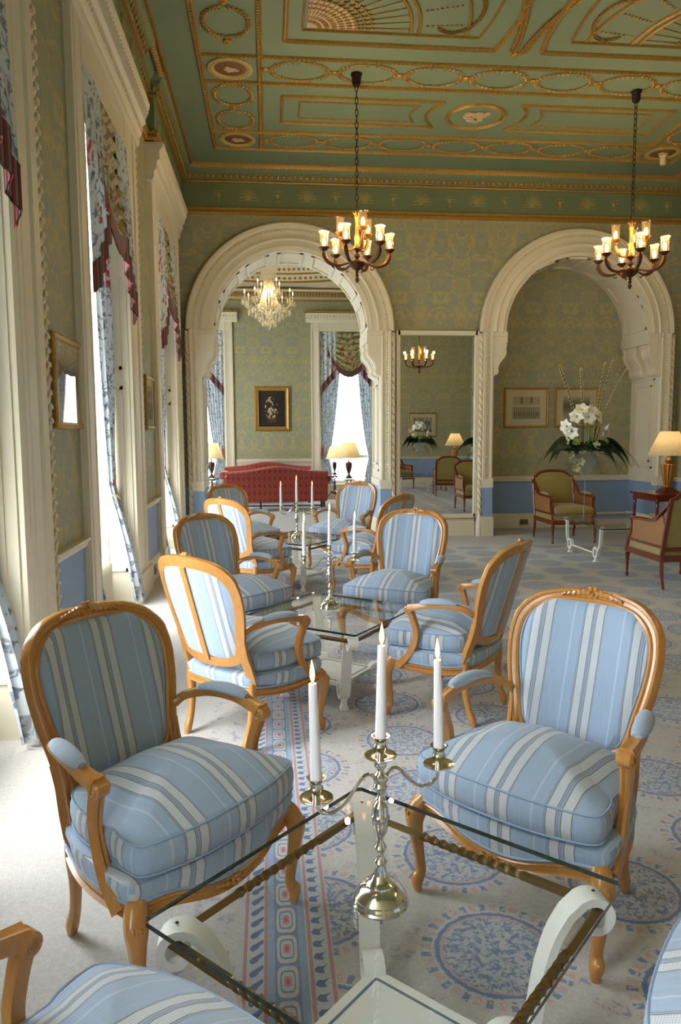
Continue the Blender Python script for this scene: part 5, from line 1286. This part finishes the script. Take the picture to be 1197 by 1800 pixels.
# ================================================================== CANED ARMCHAIRS
def make_caned():
    """front faces local -y; square cane-sided bergere"""
    root = empty('caned_armchair'); W = .31; D0, D1 = -.34, .36
    def lat(prof, x, y): m = MB(); m.lathe(prof, 12, (x, y, 0)); return m
    for x in (-W, W): lat([(0, 0), (.014, 0), (.018, .03), (.012, .05), (.020, .22), (.026, .25), (.018, .265), (.03, .28), (.03, .33), (0, .33)], x, D0).build('front_leg', 'mahog', root)
    for x in (-W, W):
        m = MB(); m.sweep([(x, D1+.05, 0), (x, D1+.01, .15), (x, D1, .33)], circ(1, 8), [.013, .018, .022]); m.build('rear_leg', 'mahog', root)
    m = MB()
    for (a, b, c, d) in ((-W-.02, W+.02, D0-.02, D0+.02), (-W-.02, W+.02, D1-.02, D1+.02), (-W-.02, -W+.02, D0, D1), (W-.02, W+.02, D0, D1)): m.box(a, b, c, d, .27, .335)
    m.build('seat_rail', 'mahog', root)
    m = MB(); o = [(x, y) for x, y in ((-W+.0, D0-.01), (W-.0, D0-.01), (W, D1), (-W, D1))]; m.loops([[(x*k, (y-.0)*k2, z) for x, y in o] for z, k, k2 in ((.33, 1.0, 1), (.40, .99, 1.0), (.415, .95, .96))]); m.build('seat', 'olive', root, uv=True)
    m = MB(); L = []
    oc = catmull([(x, y, 0) for x, y in ((-.26, -.33), (0, -.35), (.26, -.33), (.275, -.28), (.265, 0), (.25, .28), (0, .30), (-.25, .28), (-.265, 0), (-.275, -.28))], 4, True)
    for z, k in ((.41, .95), (.42, 1.0), (.46, 1.02), (.495, 1.0), (.515, .93), (.53, .7), (.535, .35)): L.append([(x*k, y*k, z) for x, y, _ in oc])
    m.loops(L); m.build('seat_cushion', 'olive', root, smooth=60)
    # back frame
    B = [(W, .30), (W+.002, .55), (W-.003, .80), (W-.01, .905), (W-.05, .915), (W-.075, .945), (W-.12, .975), (.10, .992), (0, .995)]
    P = [(x, z) for x, z in B] + [(-x, z) for x, z in reversed(B[:-1])]; yb = lambda z: D1+.0+(z-.33)*.22
    m = MB(); m.sweep([(x, yb(z), z) for x, z in P], [(-.020, -.016), (-.020, .010), (-.010, .018), (.012, .016), (.020, .008), (.020, -.016)], up=(0, -1, .2)); m.sweep([(-W, yb(.40), .40), (W, yb(.40), .40)], [(-.02, -.014), (-.02, .014), (.02, .014), (.02, -.014)], up=(0, -1, .2)); m.build('back_frame', 'mahog', root)
    for s, nm in ((1, 'backrest'), (-1, 'back_panel')):
        m = MB()
        def fn(u, v, s=s):
            z = .42+v*.55; t = 2*u-1; w = W-.015 if z < .88 else W-.015-(.16*((z-.88)/.09)**1.6); k = (1-t**4)*(1-(2*v-1)**4); return (t*w, yb(z) - s*(.008+.028*k if s > 0 else .004+.008*k), z)
        m.grid(fn, 10, 12)
        if s < 0: m.F = [tuple(reversed(f)) for f in m.F]
        m.build(nm, 'olive', root)
    for x in (-W, W):
        A = catmull([(x, yb(.86), .86), (x, .33, .76), (x, .25, .69), (x, .14, .665), (x, -.05, .66), (x, -.23, .655), (x, -.275, .645)], 4); m = MB(); m.sweep(A, [(-.022, -.014), (-.022, .010), (0, .016), (.022, .010), (.022, -.014)], up=(0, 0, 1))
        m.ball((x, -.275, .64), (.028, .022, .020), 8, 5); m.sweep(catmull([(x, -.262, .64), (x, -.255, .56), (x, -.27, .48), (x, -.315, .42), (x, D0, .34)], 4), [(-.018, -.014), (-.018, .014), (.018, .014), (.018, -.014)], up=(0, -1, 0)); m.box(x-.014, x+.014, -.31, D1, .405, .435); m.build('arm_frame', 'mahog', root)
        m = MB(); m.sweep([(x, .17, .685), (x, .10, .692), (x, -.08, .688), (x, -.17, .678)], [(a*.028, max(b, -.3)*.02) for a, b in circ(1, 10)], [.5, 1, 1, .5], up=(0, 0, 1)); m.build('arm_pad', 'olive', root)
        m = MB(); m.prism([(-.30, .435), (.37, .435), (.40, .62), (.36, .74), (.25, .68), (-.24, .65), (-.245, .56), (-.262, .48)], x-.006, x+.006, 'x'); m.build('cane_panel', 'cane', root, uv=True, smooth=0)
    return root
cc0 = make_caned()
for i, (x, y, a, lab) in enumerate([(4.29, 10.32, 0, 'caned olive armchair facing us against the niche wall, behind the flowers'), (4.20, 7.28, 180, 'caned olive armchair at the right edge seen from behind, cane side panel in view'),
      (5.50, 8.72, -95, 'olive upholstered armchair behind the mahogany lamp table at the right edge'), (4.55, 3.45, 8, 'caned olive armchair with its back to the looking glass, seen only as a reflection'), (3.75, .85, 160, 'caned olive armchair facing the looking glass, seen only as a reflection')]):
    o = cc0 if i == 0 else copy_tree(cc0); place(o, (x, y, 0), radians(a), label=lab, cat='armchair', group='caned olive armchairs')

# ================================================================== WHITE IRON TABLE
def make_iron_table():
    root = empty('iron_table'); HX, HY, TZ = .57, .77, .44
    m = MB(); m.prism([(-HX, -HY), (HX, -HY), (HX, HY), (-HX, HY)], TZ, TZ+.012, 'z'); m.MI = [0, 0]+[1]*4; m.build('table_top', ['tglass', 'tedge'], root, smooth=0)
    for sy in (-1, 1):
        m = MB(); m.box(-.48, .48, sy*.52-.01, sy*.52+.01, .412, .432); m.build('cross_bar', 'wpaint', root)
        for sx in (-1, 1):
            p = [(.535, .405), (.548, .415), (.545, .432), (.525, .438), (.50, .43), (.485, .40), (.482, .34), (.478, .26), (.46, .19), (.425, .14), (.41, .10)]
            P = catmull([(sx*.46 , sy*(y-.0+.02), z) for y, z in p], 3); P += [(sx*.46, sy*(.385+.055*cos(a)), .115+.06*sin(a)) for a in [-.1-2*pi*i/14 for i in range(1, 15)]]
            m = MB(); m.sweep(P, [(-.012, -.018), (-.012, .018), (.012, .018), (.012, -.018)], up=(1, 0, 0)); l = m.build('leg', 'wpaint', root)
            m = MB(); m.loops([[(sx*.46+u*k, sy*.385+v*k, z) for u, v in ((-.02, -.02), (.02, -.02), (.02, .02), (-.02, .02))] for z, k in ((0, 1.4), (.015, 1.2), (.035, .5), (.055, .7))]); m.build('foot', 'wpaint', l)
    for sx in (-1, 1): m = MB(); m.box(sx*.46-.012, sx*.46+.012, -.33, .33, .098, .112); m.build('stretcher', 'wpaint', root)
    return root
it0 = make_iron_table(); place(it0, (4.40, 8.88, 0), 0, label='oblong glass table on white scrolled iron legs under the flowers, at the right', cat='table', group='white iron glass tables')
it1 = copy_tree(it0); place(it1, (3.95, 2.25, 0), 0, label='oblong glass table on white scrolled iron legs, seen only in the looking glass', cat='table', group='white iron glass tables')

# ================================================================== FLOWERS
def make_flowers():
    rnd = random.Random(3); root = empty('flower_arrangement')
    m = MB(); m.lathe([(0, 0), (.115, 0), (.115, .004), (.03, .012), (.012, .022), (.008, .04), (.008, .50), (.012, .52), (.06, .60), (.14, .80), (.155, .845), (.152, .845), (.135, .80), (.055, .61), (0, .56)], 24); m.build('glass_vase', 'vase', root)
    def leaf(base, d, L, w, droop, mat, nm, n=10, fold=.3):
        base, d = Vector(base), Vector(d).normalized(); s = Vector((-d.y, d.x, 0)).normalized() if abs(d.z) < .98 else Vector((1, 0, 0)); s = (s*.55 + s.cross(d)*.85).normalized(); s = -s if s.z < 0 else s; V = []; F = []
        for i in range(n+1):
            t = i/n; c = base + d*L*t*(1-.12*t) + Vector((0, 0, -droop*t**2.2)); ww = w*sin(pi*min(1, t*.93+.06))**.8
            up = Vector((0, 0, fold*ww)); V += [c-s*ww+up, c, c+s*ww+up]
        for i in range(n): a = i*3; F += [(a, a+1, a+4, a+3), (a+1, a+2, a+5, a+4)]
        m = MB(); m.add(V, F); return m.build(nm, mat, root)
    Z0 = .86
    big = [((-.08, .02), (-1, .05, .50), .50, .10, .38), ((-.10, -.05), (-.9, -.3, .42), .52, .08, .40), ((.08, .0), (1, -.1, .50), .56, .085, .50), ((.10, .06), (.9, -.25, .30), .46, .08, .40), ((.12, -.05), (.45, -.5, .05), .30, .12, .40), ((0, .1), (.2, 1, .5), .40, .07, .35), ((-.05, .1), (-.5, .9, .5), .40, .07, .35)]
    for (b, d, L, w, dr) in big: leaf((b[0], b[1], Z0+.06), d, L*1.15, w, dr, 'leaf', 'broad_leaf')
    def frond(base, d, L, droop, nm='palm_frond', mat='palm'):
        base, d = Vector(base), Vector(d).normalized(); s = Vector((-d.y, d.x, 0)).normalized(); m = MB(); n = 22; P = [base + d*L*(i/n) + Vector((0, 0, -droop*(i/n)**2)) for i in range(n+1)]
        m.tube([tuple(p) for p in P], [.004*(1-.7*i/n) for i in range(n+1)], 4)
        for i in range(2, n):
            t = (P[i+1]-P[i-1]).normalized(); l = .16*sin(pi*(i+1)/(n+3))**.7
            for q in (-1, 1):
                e = P[i] + (t*.75+s*q).normalized()*l + Vector((0, 0, -.25*l)); w = t*.005; m.add([P[i]-w, P[i]+w, e], [(0, 1, 2)])
        return m.build(nm, mat, root)
    frond((0, -.13, Z0+.02), (.05, -.55, -.1), .30, .22); frond((-.12, -.1, Z0), (-.6, -.5, .0), .30, .22); frond((.13, -.10, Z0), (.6, -.5, 0), .30, .22)
    frond((.10, 0, Z0+.10), (1, -.1, .55), .68, .62, mat='leaf'); frond((-.10, 0, Z0+.10), (-1, -.1, .50), .66, .58, mat='leaf'); frond((.1, .1, Z0+.1), (.8, .5, .5), .6, .4, mat='leaf')
    m = MB()                                                     # filler foliage
    for i in range(420):
        a = rnd.uniform(0, 2*pi); r = .27*sqrt(rnd.random()); c = Vector((r*cos(a), r*sin(a)*.9, Z0+.02+rnd.uniform(0, .13)*(1-r/.4))); d = Vector((cos(a)+rnd.uniform(-.6, .6), sin(a)+rnd.uniform(-.6, .6), rnd.uniform(-.3, .8))).normalized(); s = d.cross(Vector((rnd.random(), rnd.random(), 1))).normalized()
        L = rnd.uniform(.05, .09); m.add([c, c+d*L*.5+s*.016, c+d*L, c+d*L*.5-s*.016], [(0, 1, 2, 3)])
    tag(m.build('filler_foliage', 'leaf', root), kind='stuff')
    def bloom(c, d, r, mat='petal', nm='amaryllis_bloom', k=6):
        c, d = Vector(c), Vector(d).normalized(); u = d.orthogonal().normalized(); v = d.cross(u); m = MB()
        for i in range(k):
            a = 2*pi*i/k; e = u*cos(a)+v*sin(a); f = d.cross(e); V = []
            for t, w, o in ((0, .12, 0), (.35, .30, .30), (.7, .34, .45), (1.0, .05, .42)): b = c + e*r*t + d*r*o; V += [b-f*r*w, b+f*r*w]
            m.add(V, [(0, 1, 3, 2), (2, 3, 5, 4), (4, 5, 7, 6)])
        m.ball(c+d*r*.2, r*.14, 6, 4, 1); return m.build(nm, [mat, 'lime'], root)
    for i, (x, y, z, d) in enumerate([(-.01, -.06, 1.30, (0, -1, .1)), (-.13, -.02, 1.31, (-.6, -.8, .2)), (.13, 0, 1.30, (.7, -.7, .2)), (-.24, 0, 1.19, (-1, -.5, -.1)), (-.20, -.05, 1.13, (-.7, -.8, -.4)), (.24, 0, 1.17, (1, -.5, -.2)), (.20, -.03, 1.10, (.8, -.7, -.4)), (.04, .09, 1.31, (.2, .9, .4)), (-.08, .1, 1.28, (-.4, .9, .2)), (.05, -.04, 1.36, (.3, -.7, .8)), (-.08, -.03, 1.38, (-.3, -.7, .7))]):
        bloom((x, y, z), d, .098)
    for (x, y) in ((-.06, 0), (0, -.03), (.05, .02), (.10, 0)):
        m = MB(); m.tube([(x*.6, y, Z0), (x, y, 1.08), (x*1.2, y, 1.27)], .010, 6); m.build('flower_stem', 'stem', root)
    for (x, y, z, r) in ((-.16, -.10, .985, .05), (.21, -.06, .99, .055), (.12, .12, 1.0, .05), (-.1, .14, 1.0, .05)):
        m = MB()
        for i in range(40): a = rnd.uniform(0, 6.28); b = rnd.uniform(-.4, 1.5); m.ball((x+r*.8*cos(a)*cos(b), y+r*.8*sin(a)*cos(b), z+r*.8*sin(b)), r*.3, 5, 3)
        m.build('green_pompom', 'lime', root)
    for (x, y, z, d) in ((.04, -.20, .955, (0, -1, .2)), (-.27, -.08, 1.0, (-1, -.6, .3)), (-.22, -.14, .78, (-.6, -1, 0)), (-.13, -.17, .76, (-.3, -1, -.2)), (-.18, -.15, .68, (-.4, -1, -.3)), (.30, 0, 1.0, (1, -.4, .4))):
        bloom((x, y, z), d, .055, 'palegreen', 'orchid_bloom', 5)
    for (x, y, tx, ty, tz) in ((-.08, 0, -.36, .02, 1.93), (-.02, .03, -.07, .05, 1.90), (.09, 0, .22, 0, 1.97), (.10, .02, .33, .03, 2.0), (.12, 0, .50, .0, 1.90)):
        m = MB(); P = catmull([(x, y, .95), (x*1.2+(tx-x)*.15, y, 1.25), (x+(tx-x)*.55, y+(ty-y)*.5, 1.60), (tx, ty, tz)], 8); m.tube(P, .005, 5)
        st = m.build('willow_stem', 'twig', root); m = MB()
        for i in range(7, len(P), 1):
            for s in (-1, 1): p = P[i]; m.ball((p[0]+s*.009, p[1], p[2]+s*.008), (.008, .008, .014), 5, 4)
        tag(m.build('willow_buds', 'bud', st), kind='stuff')
    return root
fl0 = make_flowers(); place(fl0, (3.97, 8.95, .452), 0, label='tall white lily and palm arrangement in a long-stemmed glass vase on the right-hand table', cat='flowers', group='flower arrangements')
fl1 = copy_tree(fl0); place(fl1, (4.12, 2.05, .452), .8, label='white flower arrangement in a tall glass, seen only in the looking glass', cat='flowers', group='flower arrangements')

# ================================================================== LAMPS AND SIDE TABLES
def shade_mb(r0, r1, h, n=72):
    m = MB(); V = []
    for j, t in enumerate((0, .33, .66, 1)):
        for i in range(n): a = 2*pi*i/n; k = 1+(.012 if i % 2 else -.012); r = (r0+(r1-r0)*t)*k; V.append((r*cos(a), r*sin(a), h*(1-t)))
    m.add(V, [(j*n+i, j*n+(i+1) % n, (j+1)*n+(i+1) % n, (j+1)*n+i) for j in range(3) for i in range(n)]); return m
def urn_lamp():
    root = empty('table_lamp')
    m = MB(); m.box(-.07, .07, -.07, .07, 0, .03); m.lathe([(0, .03), (.06, .03), (.055, .05), (.03, .065), (.022, .09), (.035, .10), (.028, .11), (.055, .17), (.072, .25), (.075, .32), (.06, .335), (.05, .345), (0, .35)], 18, flute=18, fa=.03); m.build('urn_base', 'darkwood', root)
    m = MB(); m.lathe([(0, .345), (.03, .345), (.018, .36), (.012, .40), (.02, .41), (.008, .42), (.008, .50), (0, .50)], 10); m.build('brass_neck', 'gbronze', root)
    s = shade_mb(.15, .275, .33); s.xf(lambda v: (v[0], v[1], v[2]+.43)).build('lamp_shade', 'shade', root)
    m = MB(); m.lathe([(0, .50), (.02, .52), (.03, .56), (.02, .60), (0, .61)], 10); m.build('bulb', 'bulb', root)
    point_light('lamp_light', (0, 0, .64), 1.6, (1, .72, .38), .03, root); return root
def tripod_table():
    root = empty('pedestal_table'); m = MB(); m.lathe([(0, .60), (.36, .60), (.363, .606), (.36, .612), (0, .612)], 32); m.build('glass_top', ['tglass'], root, smooth=20)
    m = MB(); m.tube([(.362*cos(2*pi*i/32), .362*sin(2*pi*i/32), .606) for i in range(32)], .005, 5, True); m.build('glass_rim', 'tedge', root)
    m = MB(); m.lathe([(0, .18), (.035, .18), (.045, .22), (.025, .26), (.03, .32), (.02, .40), (.03, .44), (.018, .47), (.018, .53), (0, .53)], 12); m.build('pedestal', 'darkwood', root)
    m = MB()
    for s in (-1, 1): m.box(-.11, .11, s*.10-.008, s*.10+.008, .575, .595); m.box(s*.10-.008, s*.10+.008, -.11, .11, .575, .595); m.box(s*.04-.01, s*.04+.01, -.05, .05, .53, .58)
    m.box(-.07, .07, -.07, .07, .52, .535); m.build('top_bracket', 'darkwood', root)
    for k in range(3):
        a = 2*pi*k/3+.5; m = MB(); P = catmull([(.03*cos(a), .03*sin(a), .24), (.12*cos(a), .12*sin(a), .20), (.20*cos(a), .20*sin(a), .09), (.27*cos(a), .27*sin(a), .02), (.31*cos(a), .31*sin(a), .012)], 4); m.tube(P, [.024-.012*i/len(P) for i in range(len(P))], 8); m.build('leg', 'darkwood', root)
    return root
tt0 = tripod_table(); ul0 = urn_lamp()
for i, (x, y, lt, ll) in enumerate([(1.70, 15.6, 'dark pedestal table with round glass top beside the front sofa on the right', 'urn lamp with large lit pleated shade in front of the right far window'),
        (1.52, 17.0, 'dark pedestal table farther back on the right near the far window', 'smaller looking urn lamp farther back on the right near the far window'), (-1.24, 16.3, 'dark pedestal table at the left end of the front sofa', 'lit urn lamp at the left edge of the arch beside the front sofa')]):
    o = tt0 if i == 0 else copy_tree(tt0); place(o, (x, y, 0), .3*i, label=lt, cat='table', group='dark pedestal tables'); o.scale = (1, 1, 1.03)
    o = ul0 if i == 0 else copy_tree(ul0); place(o, (x, y, .632), 0, label=ll, cat='lamp', group='urn lamps with pleated shades'); o.scale = (.72, .72, .86) if i == 1 else (.95, .95, 1)
o = copy_tree(tt0); place(o, (-1.38, 15.0, 0), .9, label='dark pedestal table close to the left jamb beside the front sofa', cat='table', group='dark pedestal tables')
# mahogany lamp table and fluted lamp at the right edge
def lamp_table():
    root = empty('lamp_table'); m = MB(); m.box(-.36, .36, -.36, .36, .70, .73); m.build('table_top', 'mahog', root); m = MB(); m.box(-.33, .33, -.33, .33, .63, .70); m.build('apron', 'mahog', root)
    for x in (-.31, .31):
        for y in (-.31, .31): m = MB(); m.lathe([(0, 0), (.014, 0), (.018, .05), (.014, .07), (.022, .55), (.028, .58), (.02, .60), (.03, .62), (.03, .66), (0, .66)], 10, (x, y, 0)); m.build('leg', 'mahog', root)
    return root
def fluted_lamp():
    root = empty('table_lamp'); m = MB(); m.box(-.11, .11, -.11, .11, 0, .025); m.box(-.085, .085, -.085, .085, .025, .05); m.box(-.06, .06, -.06, .06, .05, .075); m.build('stepped_base', 'mahog', root)
    m = MB(); m.lathe([(0, .07), (.04, .07), (.045, .10), (.07, .22), (.088, .33), (.094, .385), (.088, .39), (.06, .39), (0, .385)], 48, flute=12, fa=.06); m.build('fluted_body', 'gbronze', root)
    m = MB(); m.lathe([(0, .385), (.03, .385), (.022, .40), (.045, .43), (.045, .455), (.02, .475), (.010, .485), (.010, .56), (0, .56)], 14); m.build('ball_neck', 'gbronze', root)
    s = shade_mb(.12, .275, .33, 90); s.xf(lambda v: (v[0], v[1], v[2]+.515)).build('lamp_shade', 'shade', root); m = MB(); m.lathe([(0, .56), (.02, .58), (.03, .62), (.02, .66), (0, .67)], 10); m.build('bulb', 'bulb', root)
    point_light('lamp_light', (0, 0, .70), 1.6, (1, .74, .42), .03, root); return root
lt0 = lamp_table(); place(lt0, (5.53, 9.76, 0), 0, label='mahogany lamp table at the right edge of the view', cat='table', group='mahogany lamp tables'); fl_0 = fluted_lamp(); place(fl_0, (5.53, 9.76, .73), 0, label='fluted gilt lamp with cream pleated shade on the right-hand lamp table', cat='lamp', group='fluted lamps')
lt1 = copy_tree(lt0); place(lt1, (5.15, 1.9, 0), 0, label='mahogany lamp table seen only in the looking glass', cat='table', group='mahogany lamp tables'); fl_1 = copy_tree(fl_0); place(fl_1, (5.15, 1.9, .73), 0, label='fluted lamp with cream shade seen only in the looking glass', cat='lamp', group='fluted lamps')

# ================================================================== RED SOFAS
def make_sofa():
    """camel-back sofa; front faces local -y, width along x"""
    root = empty('sofa'); W = 1.02
    hump = lambda x: .80 + .11*exp_(-(x/.50)**2) 
    m = MB(); N = 40
    def section(x):
        t = hump(x); return [(x, .30, .22), (x, .34, .45), (x, .38, t-.08), (x, .42, t-.02), (x, .40, t+.012), (x, .35, t+.02), (x, .30, t-.01), (x, .26, t-.12), (x, .22, .45), (x, .24, .24)]
    L = [section(-W+2*W*i/N) for i in range(N+1)]; m.loops([list(l) for l in L]); m.F = [tuple(reversed(f)) for f in m.F]; m.build('backrest', 'sofa', root, uv=True, smooth=50)
    m = MB(); L = []
    for z, k in ((.20, 1), (.30, 1.01), (.42, 1.0), (.44, .98)): L.append([(x*k, y*k, z) for x, y in ((-W+.04, -.40), (W-.04, -.40), (W-.04, .30), (-W+.04, .30))])
    m.loops(L); m.build('seat', 'sofa', root, uv=True, smooth=30)
    for i, (a, b) in enumerate(((-.84, -.01), (.01, .84))):
        m = MB(); L = []
        for z, o in ((.44, -.01), (.455, .0), (.54, .0), (.56, -.02), (.57, -.10)): L.append([(x, y, z) for x, y in ((a-o, -.42-o), (b+o, -.42-o), (b+o, .24+o), (a-o, .24+o))])
        m.loops(L); m.build('seat_cushion', 'sofa', root, uv=True, smooth=50)
    for s in (-1, 1):
        m = MB(); P = [(s*(W-.03), -.40, .20), (s*(W-.0), -.40, .20)]
        prof = [(.86, .20), (.87, .55), (.88, .66), (.93, .72), (1.01, .735), (1.08, .70), (1.09, .64), (1.05, .59), (1.0, .57), (.99, .40), (1.0, .20)]
        m.prism([(s*x, z) for x, z in (prof if s < 0 else prof[::-1])], -.40, .30, 'y'); m.build('rolled_arm', 'sofa', root, uv=True, smooth=50)
        for y in (-.36, .30):
            m = MB(); m.box(s*.94-.025, s*.94+.025, y-.025, y+.025, 0, .22); m.build('leg', 'darkwood', root)
    for x in (-.35, .35): m = MB(); m.box(x-.02, x+.02, .26, .30, 0, .22); m.build('leg', 'darkwood', root)
    m = MB(); m.box(-.94, .94, .27, .29, .10, .13); m.build('stretcher', 'darkwood', root)
    return root
def exp_(v): return math.exp(v)
s0 = make_sofa(); place(s0, (.18, 15.35, 0), pi, label='red diamond-patterned camel-back sofa seen from behind, beyond the arch', cat='sofa', group='red camel-back sofas')
s1 = copy_tree(s0); place(s1, (-.02, 17.25, 0), 0, label='red camel-back sofa facing us, behind the front sofa in the far room', cat='sofa', group='red camel-back sofas')
